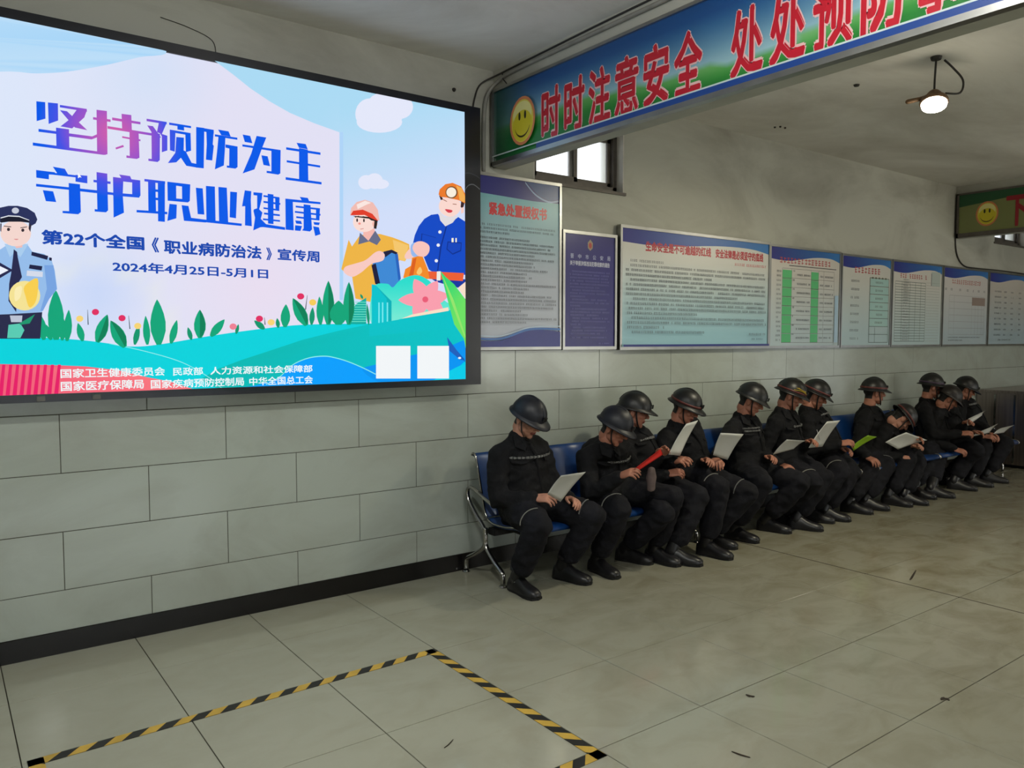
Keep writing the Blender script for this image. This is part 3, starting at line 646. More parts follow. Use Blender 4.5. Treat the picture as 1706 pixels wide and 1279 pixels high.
for blk, ox, oy, sc in ((HA, 0, 140, 4.92), (HB, 260, 180, 5.687)):
    for ln in blk.split('\n'):
        for st_ in ln.split('|'):
            Hd.poly([(ox+float(a.split(',')[0])/sc, oy+float(a.split(',')[1])/sc) for a in st_.split()], (0, 92, 240))
hm, n, L, pb = nt('headline_glow')
g = n.new('ShaderNodeNewGeometry'); vd = n.new('ShaderNodeVectorMath'); vd.operation = 'DISTANCE'
c0 = W(190, 222, SY-0.004); vd.inputs[1].default_value = c0; L.new(g.outputs['Position'], vd.inputs[0])
r = n.new('ShaderNodeValToRGB'); e = r.color_ramp.elements; mr = n.new('ShaderNodeMapRange'); mr.inputs[2].default_value = 0.40
L.new(vd.outputs['Value'], mr.inputs[0]); L.new(mr.outputs[0], r.inputs[0])
e[0].position = 0.05; e[0].color = (*lin((214, 96, 176)), 1); e[1].position = 0.8; e[1].color = (*lin((0, 92, 240)), 1)
q = e.new(0.45); q.color = (*lin((140, 84, 214)), 1); q = e.new(0.62); q.color = (*lin((70, 84, 236)), 1)
pb.inputs['Base Color'].default_value = (0.01, 0.01, 0.01, 1); pb.inputs['Specular IOR Level'].default_value = 0
L.new(r.outputs[0], pb.inputs['Emission Color']); pb.inputs['Emission Strength'].default_value = 0.93
Hd.build('headline', hm, scr)
for px in (68, 161):  # glints on the lower bezel, built as small grey blocks
    p = W(px, 664, -0.128)
    MB().box(p.x-0.018, p.x+0.018, -0.134, -0.127, 1.284, 1.314, bev=0.002).build('bezel_glint', M['win'], scr)

# ================================================================ BANNERS
def band_print(root, P, u0, u1, v0, v1, dark_left=True):
    """sky-to-grass print; u along, v height"""
    a = Art(P); nu = 60; nv = 14
    def c(u, v):
        t = (v-v0)/(v1-v0); k = 0.5+0.5*noise.noise(Vector((u*1.4, 3.1, 0)))
        hor = 0.38+0.10*math.sin(u*1.9+0.6)
        if t > hor: col = mixc((150, 190, 200), (16, 74, 136), (t-hor)/(1-hor)*1.25)
        else: col = mixc((26, 122, 44), (96, 170, 70), max(0, 1-(hor-t)*5))
        col = mixc(col, (150, 190, 200), max(0, 1-abs(t-hor)*7)*0.5*k)
        col = mixc(col, (40, 110, 52), max(0, 1-(t/hor))*0.4*noise.noise(Vector((u*18, v*30, 0)))+0.0)
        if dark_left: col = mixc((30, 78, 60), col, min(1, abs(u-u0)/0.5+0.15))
        return col
    for i in range(nu):
        for j in range(nv):
            ua, ub = u0+(u1-u0)*i/nu, u0+(u1-u0)*(i+1)/nu; va, vb = v0+(v1-v0)*j/nv, v0+(v1-v0)*(j+1)/nv
            a.poly([(ua, va), (ub, va), (ub, vb), (ua, vb)], None, z=0, fn=c)
    return a
def smiley(a, u, v, ru, rv):
    a.ell(u, v, ru*1.16, rv*1.14, (214, 130, 84)); a.ell(u, v, ru, rv, (226, 208, 80))
    a.ell(u, v+rv*0.30, ru*0.86, rv*0.62, (236, 228, 150))
    a.ell(u, v-rv*0.22, ru*0.9, rv*0.72, (216, 200, 44))
    for s in (-1, 1): a.ell(u+s*ru*0.26, v+rv*0.25, ru*0.1, rv*0.2, (30, 30, 16), 12)
    arc = [(u+ru*0.72*math.cos(t), v-rv*0.12+rv*0.66*math.sin(t)) for t in [math.radians(200+140*i/12) for i in range(13)]]
    arc2 = [(u+ru*0.72*math.cos(t), v-rv*0.07+rv*0.62*math.sin(t)) for t in [math.radians(200+140*i/12) for i in range(13)]]
    a.poly(arc+arc2[::-1], (60, 50, 16))
# first banner: on the camera side of the lintel; u = distance from the wall
ban = tag(empty('slogan_banner', (3.13, -2.5, 2.755)), 'long framed slogan banner, smiley and red characters on sky and grass, nearest overhead beam', 'banner')
u0, u1, v0, v1 = 0.03, 6.2, 2.755, 3.26
fr = MB()
fr.box(3.105, 3.149, -u1, -u0, v0, v0+0.028); fr.box(3.105, 3.149, -u1, -u0, v1-0.018, v1); fr.box(3.105, 3.149, -u0-0.018, -u0, v0, v1); fr.box(3.105, 3.149, -u1, -u1+0.018, v0, v1)
fr.build('frame', M['alu'], ban)
MB().box(3.122, 3.149, -u1+0.01, -u0-0.01, v0+0.005, v1-0.005).build('backing_board', M['white'], ban)
PB = lambda u, v, z: Vector((3.1215-z*6, -u, v))
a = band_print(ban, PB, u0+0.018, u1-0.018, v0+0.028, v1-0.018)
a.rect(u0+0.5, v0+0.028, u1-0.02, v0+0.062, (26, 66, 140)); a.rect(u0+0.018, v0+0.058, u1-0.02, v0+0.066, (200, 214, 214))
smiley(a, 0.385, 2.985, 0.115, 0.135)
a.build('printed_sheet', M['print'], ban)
a = Art(lambda u, v, z: Vector((3.1200-z*6, -u, v)))
chars = [('时', 0.566), ('时', 0.785), ('注', 1.003), ('意', 1.221), ('安', 1.44), ('全', 1.657), ('处', 2.012), ('处', 2.23), ('预', 2.449), ('防', 2.668), ('事', 2.887), ('故', 3.106)]
for ch, u in chars: a.text(ch, u-0.004, 3.139, u+0.19, 2.808, (232, 190, 190), 0.060)
for ch, u in chars: a.text(ch, u, 3.134, u+0.184, 2.813, (190, 22, 44), 0.030)
a.build('slogan_lettering', M['print'], ban)
# far banner
fb = tag(empty('slogan_banner', (9.93, -2.0, 2.79)), 'green slogan banner with small smiley on the far beam at right edge', 'banner')
v0, v1 = 2.79, 3.31; u1 = 4.6
fr = MB()
fr.box(9.905, 9.949, -u1, -0.03, v0, v0+0.05); fr.box(9.905, 9.949, -u1, -0.03, v1-0.02, v1); fr.box(9.905, 9.949, -0.05, -0.03, v0, v1)
fr.build('frame', M['win'], fb)
MB().box(9.922, 9.949, -u1+0.01, -0.04, v0+0.005, v1-0.005).build('backing_board', M['white'], fb)
a = Art(lambda u, v, z: Vector((9.9205-z*8, -u, v)))
for i in range(20):
    ua, ub = 0.05+4.5*i/20, 0.05+4.5*(i+1)/20
    a.poly([(ua, v0+0.05), (ub, v0+0.05), (ub, v1-0.02), (ua, v1-0.02)], None, z=0, fn=lambda u, v: (128, 134, 82))
a.poly([(0.05, v1-0.02), (4.5, v1-0.02), (4.5, v1-0.10), (1.4, v1-0.07), (0.7, v1-0.10), (0.05, v1-0.16)], (34, 84, 52))
smiley(a, 0.36, 3.04, 0.105, 0.125)
a.build('printed_sheet', M['print'], fb)
a = Art(lambda u, v, z: Vector((9.918-z*8, -u, v)))
a.text('下', 0.56, 3.21, 0.80, 2.86, (150, 24, 40), 0.03); a.text('井', 0.90, 3.21, 1.16, 2.86, (150, 24, 40), 0.03)
a.build('slogan_lettering', M['print'], fb)

# ================================================================ NOTICE BOARDS
def words(a, x0, x1, z, h, col, fill=1.0, gap=0.18, ragged=0):
    """rows of print too small to read: character-sized stroke clusters"""
    x = x0; cw = h*0.92
    while x+cw < x1-ragged:
        if random.random() < 0.93:
            k = random.choice((2, 3, 3))
            for i in range(k):
                zz = z-h/2+h*(i+0.5)/k; s = random.uniform(0, 0.2)*cw; e = random.uniform(0.62, 0.86)*cw
                a.rect(x+s, zz-h*0.07, x+e, zz+h*0.07, col)
            xx = x+cw*random.uniform(0.25, 0.6); a.rect(xx-h*0.06, z-h*0.45, xx+h*0.06, z+h*0.45, col)
        x += cw
def board(label, x0, x1, z0, z1, draw, fw=0.022, depth=0.03, fm='alu', gap=0.004, name='notice_board'):
    root = tag(empty(name, ((x0+x1)/2, -0.006, z0)), label, 'notice board')
    y1 = -0.0105; y0 = y1-depth; b = MB(); x0 += gap; x1 -= gap
    for q in ((x0, x1, z0, z0+fw), (x0, x1, z1-fw, z1), (x0, x0+fw, z0+fw, z1-fw), (x1-fw, x1, z0+fw, z1-fw)): b.box(q[0], q[1], y0, y1, q[2], q[3], bev=0.002)
    b.build('frame', M[fm], root)
    MB().box(x0+fw, x1-fw, y0+0.010, y1, z0+fw, z1-fw).build('backing_board', M['white'], root)
    yy = y0+0.0095
    a = Art(lambda u, v, z: Vector((u, yy-z*2, v)))
    g = (x0+fw, x1-fw, z0+fw, z1-fw)
    draw(a, *g); a.build('printed_sheet', M['print'], root)
    return root
def grad(a, x0, x1, z0, z1, top, bot, n=8):
    for i in range(n):
        za, zb2 = z0+(z1-z0)*i/n, z0+(z1-z0)*(i+1)/n
        a.poly([(x0, za), (x1, za), (x1, zb2), (x0, zb2)], None, z=0, fn=lambda u, v: mixc(bot, top, ((v-z0)/(z1-z0)-0.12)*1.5))
def header(a, x0, x1, z1, h, c1=(36, 34, 130), c2=(48, 120, 190)):
    w_ = x1-x0
    sp = spline([(x0, z1-h, 0), (x0+w_*0.25, z1-h*1.08, 0), (x0+w_*0.6, z1-h*0.62, 0), (x0+w_*0.85, z1-h*0.55, 0), (x1, z1-h*0.85, 0)], 5)
    a.poly([(x0, z1), (x1, z1)]+[(p.x, p.y) for p in reversed(sp)], None, fn=lambda u, v: mixc(c1, c2, (u-x0)/w_*1.1))
DK = (70, 74, 84)
def d1(a, x0, x1, z0, z1):
    for i in range(10):
        za, zb2 = z0+(z1-z0)*i/10, z0+(z1-z0)*(i+1)/10
        a.poly([(x0, za), (x1, za), (x1, zb2), (x0, zb2)], None, z=0, fn=lambda u, v: mixc((186, 192, 204), (120, 178, 186), ((v-z0)/(z1-z0)-0.45)*2.2))
    a.poly([(x0, z1), (x1, z1), (x1, z1-0.125), (x0+0.55, z1-0.13), (x0, z1-0.115)], (34, 36, 118))
    a.poly([(x1-0.30, z1), (x1, z1), (x1, z1-0.09), (x1-0.08, z1-0.115), (x1-0.18, z1-0.09)], (40, 76, 140))
    sp = spline([(x1-0.31, z1, 0), (x1-0.22, z1-0.075, 0), (x1-0.1, z1-0.115, 0), (x1, z1-0.10, 0)], 5)
    a.poly([(p.x, p.y) for p in sp]+[(p.x, p.y-0.012) for p in reversed(sp)], (150, 176, 214))
    a.text('紧急处置授权书', 3.09, z1-0.17, 3.60, z1-0.26, (206, 44, 52), 0.045)
    z = z1-0.325; lens = [.0, .02, .55, .31, .02, .05, .0, .25, .02, .28, .26, .1, .34, .30, .35, .0, .33, .38, .06, .0, .0, .03, .42, .35, .0, .36]
    for k, g_ in enumerate(lens):
        if k == 3: z -= 0.012
        words(a, x0+0.03+(0.03 if k in (0, 12) else 0), x1-0.03-g_*0.75*1.0, z, 0.016, DK); z -= 0.0262
    for c, o, t in (((36, 44, 130), 0, 0.05), ((60, 110, 180), 0.02, 0.016), ((190, 208, 226), 0.035, 0.008)):
        sp = spline([(x0, z0+0.05+o, 0), (x0+0.25, z0+0.045+o, 0), (x0+0.5, z0+0.12+o*0.6, 0), (x1, z0+0.11+o*1.2, 0)], 6)
        if t == 0.05: a.poly([(p.x, p.y) for p in sp]+[(x1, z0), (x0, z0)], c)
        else: a.poly([(p.x, p.y) for p in sp]+[(p.x, p.y-t) for p in reversed(sp)], c)
board('tall pale blue notice with red title, partly hidden behind the screen edge', 2.90, 3.738, 1.505, 2.712, d1)
def d2(a, x0, x1, z0, z1):
    a.poly([(x0, z0), (x1, z0), (x1, z1), (x0, z1)], (30, 24, 112), z=0)
    cx = (x0+x1)/2
    a.poly([(cx-0.026, z1-0.055), (cx, z1-0.03), (cx+0.026, z1-0.055), (cx+0.024, z1-0.095), (cx, z1-0.115), (cx-0.024, z1-0.095)], (150, 136, 110)); a.ell(cx, z1-0.075, 0.016, 0.022, (176, 60, 50), 14)
    for i, ch in enumerate('晋中市公安局'): a.text(ch, x0+0.055+i*0.0745, z1-0.145, x0+0.088+i*0.0745, z1-0.180, (170, 176, 206), 0.02)
    a.text('关于举报涉煤违法犯罪线索的通告', x0+0.05, z1-0.195, x1-0.05, z1-0.232, (196, 198, 214), 0.03)
    z = z1-0.275
    for k in range(21):
        g_ = (0, 0, .02, 0, 0, .1, .05, .0, .25, .03, .0, .3, .04, 0, .12, .02, .0, .3, .05, .03, .1)[k]
        words(a, x0+0.05+(0.02 if k in (0, 6, 9, 12, 15, 18) else 0), x1-0.045-g_, z, 0.0135, (112, 112, 176)); z -= 0.0232
    words(a, x0+0.06, x1-0.08, z-0.006, 0.012, (120, 120, 186)); words(a, x1-0.17, x1-0.05, z-0.05, 0.012, (100, 100, 170))
board('narrow navy blue notice with small crest, between the two pale boards', 3.742, 4.302, 1.502, 2.385, d2, fw=0.024)
def d3(a, x0, x1, z0, z1):
    grad(a, x0, x1, z0, z1, (212, 210, 204), (146, 190, 204)); header(a, x0, x1, z1, 0.105)
    a.text('生命安全是不可逾越的红线', 4.60, z1-0.083, 5.40, z1-0.165, (176, 34, 48), 0.045)
    a.text('安全法律是必须坚守的底线', 5.46, z1-0.085, 6.13, z1-0.165, (176, 34, 48), 0.045)
    words(a, 5.72, x1-0.03, z1-0.205, 0.026, (196, 50, 60))
    z = z1-0.245; lens = [1.35, .0, .0, .75, .0, .0, .0, .4, .0, .0, .0, .95, .02, .0, 1.35, .85]
    for k, g_ in enumerate(lens):
        words(a, x0+0.04+(0.05 if k in (0, 1, 4, 8, 12, 15) else 0), x1-0.04-g_, z, 0.022, DK); z -= 0.0375
    words(a, x1-0.30, x1-0.05, z0+0.105, 0.022, DK); words(a, x1-0.26, x1-0.08, z0+0.062, 0.018, (70, 90, 120))
    a.rect(x0, z0, x1, z0+0.018, (30, 40, 120))
board('widest notice board, red safety title over long rows of small print', 4.312, 6.236, 1.497, 2.470, d3, fw=0.024, depth=0.045)
def tabl(a, x0, x1, z0, z1, xs_, zn, col, t=0.004):
    for x in xs_: a.rect(x-t/2, z0, x+t/2, z1, col)
    for i in range(zn+1):
        z = z0+(z1-z0)*i/zn; a.rect(xs_[0], z-t/2, xs_[-1], z+t/2, col)
def d4(a, x0, x1, z0, z1):
    w_ = x1-x0; grad(a, x0, x1, z0, z1, (212, 206, 198), (176, 194, 200)); header(a, x0, x1, z1, 0.11)
    words(a, x0+0.12*w_, x0+0.9*w_, z1-0.115, 0.062, (184, 66, 72)); a.rect(x0+0.25*w_, z1-0.165, x0+0.95*w_, z1-0.158, (50, 44, 50))
    for (p, q) in ((0.16, 0.29), (0.57, 0.68)):
        for k in range(8):
            za = z0+0.03+k*0.086; a.rect(x0+p*w_, za, x0+q*w_, za+0.084, mixc((70, 184, 110), (96, 196, 126), k/8)); a.rect(x0+p*w_, za, x0+q*w_, za+0.004, (40, 90, 60))
    tabl(a, 0, 0, z0+0.03, z1-0.19, [x0+w_*q for q in (0.16, 0.29, 0.57, 0.68, 0.76, 0.92)], 8, (110, 108, 104), 0.003)
    for k in range(16): words(a, x0+0.08*w_, x0+0.155*w_, z0+0.055+k*0.043, 0.020, DK)
    for k in range(8):
        for (p, q) in ((0.36, 0.56), (0.70, 0.76), (0.77, 0.90)): words(a, x0+p*w_, x0+q*w_, z0+0.075+k*0.086, 0.020, DK)
        words(a, x0+0.30*w_, x0+0.33*w_, z0+0.11+k*0.086, 0.018, DK)
    a.rect(x0+0.93*w_, z0+0.03, x0+0.985*w_, z0+0.5, (170, 200, 224))
board('chart board with two bright green columns, right of the widest notice', 6.240, 7.436, 1.497, 2.462, d4)
def d5(a, x0, x1, z0, z1):
    w_ = x1-x0; grad(a, x0, x1, z0, z1, (210, 208, 200), (174, 198, 204)); header(a, x0, x1, z1, 0.105)
    words(a, x0+0.24*w_, x0+0.84*w_, z1-0.13, 0.07, (184, 60, 70))
    for k in range(5): a.rect(x0+(0.60+k*0.07)*w_, z1-0.225, x0+(0.64+k*0.07)*w_, z1-0.19, (120, 122, 100))
    for k in range(8):
        words(a, x0+0.17*w_, x0+0.36*w_, z0+0.07+k*0.085, 0.026, DK)
        if k > 1: a.rect(x0+0.57*w_, z0+0.028+k*0.085, x0+0.96*w_, z0+0.108+k*0.085, (166, 204, 200)); words(a, x0+0.68*w_, x0+0.86*w_, z0+0.07+k*0.085, 0.024, (90, 84, 84))
    tabl(a, 0, 0, z0+0.028, z0+0.71, [x0+0.56*w_, x0+0.97*w_], 8, (60, 78, 70), 0.005)
    a.rect(x0+0.68*w_, z0+0.03, x0+0.685*w_, z0+0.19, (60, 78, 70))
board('chart board with one pale green column of boxes, right of the green-columned chart', 7.440, 8.436, 1.497, 2.452, d5)
def d6(a, x0, x1, z0, z1):
    w_ = x1-x0; grad(a, x0, x1, z0, z1, (214, 210, 202), (182, 202, 206)); header(a, x0, x1, z1, 0.105)
    words(a, x0+0.14*w_, x0+0.70*w_, z1-0.145, 0.055, (176, 66, 70)); a.rect(x0+0.78*w_, z1-0.235, x0+0.97*w_, z1-0.07, (186, 196, 190)); a.rect(x0+0.775*w_, z1-0.235, x0+0.785*w_, z1-0.09, DK)
    tabl(a, 0, 0, z0+0.04, z1-0.21, [x0+w_*q for q in (0.05, 0.18, 0.34, 0.45, 0.56, 0.66)], 22, (70, 92, 82), 0.005)
    for k in range(22): a.rect(x0+0.67*w_, z0+0.04+k*0.0318, x0+0.95*w_, z0+0.0425+k*0.0318, (150, 158, 150)); words(a, x0+0.2*w_, x0+0.33*w_, z0+0.055+k*0.0318, 0.016, (110, 110, 110))
board('dense ruled grid chart board below the far banner, third chart from the right', 8.440, 9.602, 1.497, 2.452, d6)
def d7(a, x0, x1, z0, z1):
    w_ = x1-x0; grad(a, x0, x1, z0, z1, (212, 206, 202), (174, 190, 198)); header(a, x0, x1, z1, 0.105)
    words(a, x0+0.18*w_, x0+0.86*w_, z1-0.155, 0.06, (176, 88, 80))
    for q in (0.06, 0.18, 0.37, 0.54, 0.68, 0.80, 0.93): words(a, x0+(q-0.03)*w_, x0+(q+0.035)*w_, z1-0.25, 0.03, DK)
    tabl(a, 0, 0, z0+0.12, z1-0.32, [x0+w_*q for q in (0.13, 0.24, 0.64, 0.72, 0.79, 0.87, 0.93)], 6, (140, 136, 140), 0.003)
    a.rect(x0+0.64*w_, z1-0.43, x0+0.95*w_, z1-0.33, (150, 132, 124)); words(a, x0+0.12*w_, x0+0.85*w_, z0+0.085, 0.014, DK); words(a, x0+0.12*w_, x0+0.45*w_, z0+0.05, 0.014, DK)
board('faint table board with orange-red title, second chart from the right', 9.606, 10.826, 1.497, 2.450, d7)
def d8(a, x0, x1, z0, z1):
    w_ = x1-x0; grad(a, x0, x1, z0, z1, (202, 194, 184), (166, 186, 196)); header(a, x0, x1, z1, 0.105)
    for k in range(9):
        for q, l in ((0.22, 0.08), (0.42, 0.03), (0.60, 0.03), (0.82, 0.03)): words(a, x0+(q-l)*w_, x0+(q+l+0.02)*w_, z1-0.23-k*0.07, 0.022, DK)
    words(a, x0+0.25*w_, x0+0.6*w_, z0+0.055, 0.02, DK)
board('last chart board at the right edge with sparse rows of small entries', 10.830, 12.02, 1.497, 2.450, d8)

# ================================================================ CABLES, HOOKS
def cable(name, label, pts, r, m='cable', cat='cable', n=7):
    return tag(MB().tube(spline(pts, 5), r, n=n).build(name, M[m], smooth=True), label, cat)
cable('conduit', 'grey conduit pipe along the beam top bending down behind the screen', [(3.135, -6.0, 3.34), (3.135, -3.0, 3.345), (3.135, -1.0, 3.345), (3.135, -0.25, 3.34), (3.125, -0.08, 3.31), (3.08, -0.03, 3.23), (3.055, -0.028, 3.1), (3.05, -0.028, 2.92), (3.05, -0.028, 2.715)], 0.013, 'conduit', 'pipe')
cable('power_cable', 'thin black cable running along the ceiling edge above the first banner', [(3.142, -6.0, 3.385), (3.142, -3.2, 3.38), (3.142, -1.6, 3.388), (3.142, -0.5, 3.375), (3.13, -0.12, 3.36), (3.04, -0.012, 3.30), (2.99, -0.012, 3.2), (2.97, -0.012, 3.10)], 0.006)
cable('tie_wire', 'short black tie wire above the left end of the first banner', [(3.14, -0.12, 3.36), (3.13, -0.14, 3.32), (3.128, -0.17, 3.29), (3.125, -0.2, 3.262)], 0.004)
cable('data_cable', 'thin black cable dropping from the far banner and along the boards', [(9.94, -0.012, 3.31), (9.93, -0.012, 3.0), (9.94, -0.012, 2.72), (10.02, -0.012, 2.56), (10.2, -0.012, 2.475), (10.5, -0.03, 2.462), (11.2, -0.03, 2.468), (12.0, -0.03, 2.462)], 0.008)
cable('crack_wire', 'hair-thin loose wire on the wall above the screen', [(1.02, -0.004, 3.26), (1.16, -0.004, 3.24), (1.28, -0.004, 3.20), (1.30, -0.004, 3.12)], 0.002)

# ================================================================ CEILING LAMP
def pit_lamp(loc, label, lens_visible=True):
    x, y, z = loc
    root = tag(empty('ceiling_lamp', (x, y, z)), label, 'lamp', None)
    zz = Vector((0.36, 0.19, 1.0)).normalized(); xx = (Vector((0.42, -0.9, 0))-zz*Vector((0.42, -0.9, 0)).dot(zz)).normalized(); yy = zz.cross(xx); tilt = Matrix(((xx.x, yy.x, zz.x), (xx.y, yy.y, zz.y), (xx.z, yy.z, zz.z)))*0.95
    def tp(p): return Vector(loc)+tilt@Vector(p)
    prof = [(0.0, 0.085), (0.035, 0.082), (0.05, 0.06), (0.055, 0.035), (0.085, 0.02), (0.092, 0.0), (0.088, -0.012), (0.0, -0.012)]
    n_ = 20; b = MB(); vs = [tp((r_*math.cos(2*math.pi*k/n_), r_*math.sin(2*math.pi*k/n_), h_)) for r_, h_ in prof for k in range(n_)]
    fs = [(i*n_+k, (i+1)*n_+k, (i+1)*n_+(k+1) % n_, i*n_+(k+1) % n_) for i in range(len(prof)-1) for k in range(n_)]
    b.add(vs, fs); b.build('housing', M['rust'], root, True)
    b = MB()
    for k in range(12):
        an = 2*math.pi*k/12; c, s_ = math.cos(an), math.sin(an)
        b.tube([tp((0.045*c, 0.045*s_, 0.05)), tp((0.08*c, 0.08*s_, 0.022))], 0.004, n=4)
    b.build('cooling_fins', M['rust'], root)
    prof = [(0.082, -0.013), (0.078, -0.03), (0.055, -0.046), (0.02, -0.052), (0.0, -0.053)]
    b = MB(); vs = [tp((r_*math.cos(2*math.pi*k/n_), r_*math.sin(2*math.pi*k/n_), h_)) for r_, h_ in prof for k in range(n_)]
    fs = [(i*n_+k, (i+1)*n_+k, (i+1)*n_+(k+1) % n_, i*n_+(k+1) % n_) for i in range(len(prof)-1) for k in range(n_)]
    b.add(vs, fs); b.build('lens', M['lens'], root, True)
    b = MB(); b.tube([tp((-0.05, 0.0, 0.05)), tp((-0.09, -0.01, 0.035)), tp((-0.16, -0.02, 0.02))], [0.016, 0.014, 0.016], n=8, round_=True)
    b.build('gland_arm', M['rust'], root, True)
    top = H
    MB().tube([tp((0, 0, 0.08)), (x, y, z+0.14), (x-0.01, y-0.01, top-0.015)], 0.0065, n=6).build('hanging_rod', M['cable'], root)
    MB().tube([(x-0.01, y-0.01, top-0.02), (x-0.01, y-0.01, top-0.0005)], [0.03, 0.035], n=12).build('ceiling_hook', M['cable'], root)
    MB().tube(spline([(x+0.08, y-0.02, top-0.004), (x+0.13, y-0.05, top-0.05), (x+0.19, y-0.09, top-0.13), (x+0.18, y-0.08, top-0.21), tp((0.07, 0, 0.06))], 6), 0.007, n=6).build('flex_cable', M['cable'], root)
    return root
pit_lamp((5.3, -1.93, 3.12), 'lit round caged lamp hanging from the ceiling beyond the first banner')

for lab, px, py in (('small dark ceiling plug on the ceiling left of the hanging lamp', 1427, 141), ('leftmost of three tiny black ceiling specks beyond the first banner', 1291, 211), ('middle one of three tiny black ceiling specks', 1300, 210), ('rightmost of three tiny black ceiling specks', 1308, 212)):
    p = on(px, py, 2, H); r_ = .022 if px == 1427 else .010
    tag(MB().tube([(p.x, p.y, H-.012), (p.x, p.y, H-.0005)], [r_*.8, r_], n=8).build('ceiling_plug', M['cable']), lab, 'plug')
tag(MB().tube([(2.83, -.012, 3.225), (2.83, -.0005, 3.225)], [.011, .014], n=8).build('wall_nail', M['cable']), 'dark nail hole plug on grey wall above the screen corner', 'nail')
# ================================================================ STEEL COUNTER
ct = tag(empty('steel_counter', (11.5, -0.45, 0)), 'brushed steel counter against the tiled wall at the right edge', 'counter')
MB().box(10.62, 12.6, -0.80, -0.02, 0.04, 0.915).build('body', M['steel'], ct)
MB().box(10.60, 12.62, -0.83, -0.02, 0.917, 0.950, bev=0.006).build('top', M['steel'], ct)
MB().box(10.66, 12.55, -0.76, -0.04, 0.0, 0.04).build('plinth', M['dark_metal'], ct)
b = MB()
for y in (-0.24, -0.46, -0.66): b.box(10.611, 10.62, y-0.012, y+0.012, 0.06, 0.90)
b.build('edge_strips', M['chrome'], ct)

# ================================================================ BENCHES
def make_bench(x0, ns=3):
    L_ = 0.045+0.605*ns
    root = empty('waiting_bench', (x0+L_/2, -0.3, 0))
    def prof_sheet(xa, xb, prof, t):
        b = MB(); n_ = len(prof); nr = []
        for i in range(n_):
            d = Vector(prof[min(i+1, n_-1)])-Vector(prof[max(i-1, 0)]); d.normalize(); nr.append(Vector((-d.y, d.x)))
        vs = []
        for x in (xa, xb):
            for p, q in zip(prof, nr): vs.append((x, p[0], p[1])); vs.append((x, p[0]-q.x*t, p[1]-q.y*t))
        m_ = 2*n_; fs = []
        for i in range(n_-1):
            a, c = 2*i, 2*i+2
            fs += [(a, c, m_+c, m_+a), (a+1, m_+a+1, m_+c+1, c+1), (a, a+1, c+1, c), (m_+a, m_+c, m_+c+1, m_+a+1)]
        fs += [(0, m_, m_+1, 1), (2*n_-2, 2*n_-1, m_+2*n_-1, m_+2*n_-2)]
        b.add(vs, fs); return b
    seat = [(p.x, p.y) for p in spline([(-0.655, 0.352, 0), (-0.66, 0.372, 0), (-0.635, 0.392, 0), (-0.57, 0.395, 0), (-0.45, 0.378, 0), (-0.33, 0.378, 0), (-0.27, 0.40, 0)], 4)]
    back = [(p.x, p.y) for p in spline([(-0.265, 0.41, 0), (-0.235, 0.46, 0), (-0.20, 0.58, 0), (-0.155, 0.74, 0), (-0.13, 0.80, 0), (-0.105, 0.815, 0), (-0.09, 0.80, 0)], 4)]
    for k in range(ns):
        xa, xb = x0+0.03+k*0.605, x0+0.03+k*0.605+0.585
        s = prof_sheet(xa, xb, seat, 0.014).build('seat', M['blue_seat'], root, True)
        bk = prof_sheet(xa, xb, back, 0.014).build('backrest', M['blue_seat'], root, True)
        for xx in (xa-0.004, xb+0.004):
            MB().tube([(xx, p[0], p[1]) for p in seat], 0.008, n=6).build('edge_trim', M['chrome'], s, True)
            MB().tube([(xx, p[0], p[1]) for p in back], 0.008, n=6).build('edge_trim', M['chrome'], bk, True)
    MB().box(x0+0.02, x0+L_-0.02, -0.36, -0.28, 0.30, 0.345, bev=0.006).build('beam', M['dark_metal'], root)
    for xx in (x0, x0+L_):
        MB().tube(spline([(xx, -0.375, 0.505), (xx, -0.36, 0.512), (xx, -0.25, 0.548), (xx, -0.15, 0.582), (xx, -0.10, 0.585), (xx, -0.075, 0.555), (xx, -0.09, 0.50), (xx, -0.17, 0.42), (xx, -0.25, 0.36), (xx, -0.285, 0.32), (xx, -0.29, 0.26)], 5), [(0.016, 0.011)]*51, side=(1, 0, 0), n=8, round_=True).build('armrest', M['chrome'], root, True)
        lg = MB().tube(spline([(xx, -0.285, 0.345), (xx, -0.285, 0.27), (xx, -0.30, 0.215), (xx, -0.39, 0.14), (xx, -0.465, 0.095), (xx, -0.483, 0.07), (xx, -0.483, 0.02)], 5), [(0.019, 0.014)]*31, side=(1, 0, 0), n=8).build('leg', M['chrome'], root, True)
        MB().tube([(xx, -0.483, 0.012), (xx, -0.483, 0.003)], [0.02, 0.028], n=14).build('foot', M['chrome'], lg)
        lg = MB().tube(spline([(xx, -0.285, 0.27), (xx, -0.27, 0.215), (xx, -0.17, 0.15), (xx, -0.075, 0.10), (xx, -0.055, 0.07), (xx, -0.055, 0.02)], 5), [(0.019, 0.014)]*26, side=(1, 0, 0), n=8).build('leg', M['chrome'], root, True)
        MB().tube([(xx, -0.055, 0.012), (xx, -0.055, 0.003)], [0.02, 0.028], n=14).build('foot', M['chrome'], lg)
    return root
bench = make_bench(2.88)
tag(bench, 'blue and chrome waiting bench nearest the screen, its end armrest in view', 'bench', 'row of blue waiting benches')
for x0, lab in ((4.98, 'second blue waiting bench from the screen, hidden under four seated men'), (7.09, 'third blue waiting bench, its corner showing left of the man in profile')):
    o = copy_tree(bench); o.location.x = x0+0.93; o['label'] = lab
tag(make_bench(9.02, 2), 'last and shortest blue waiting bench, beside the steel counter', 'bench', 'row of blue waiting benches')

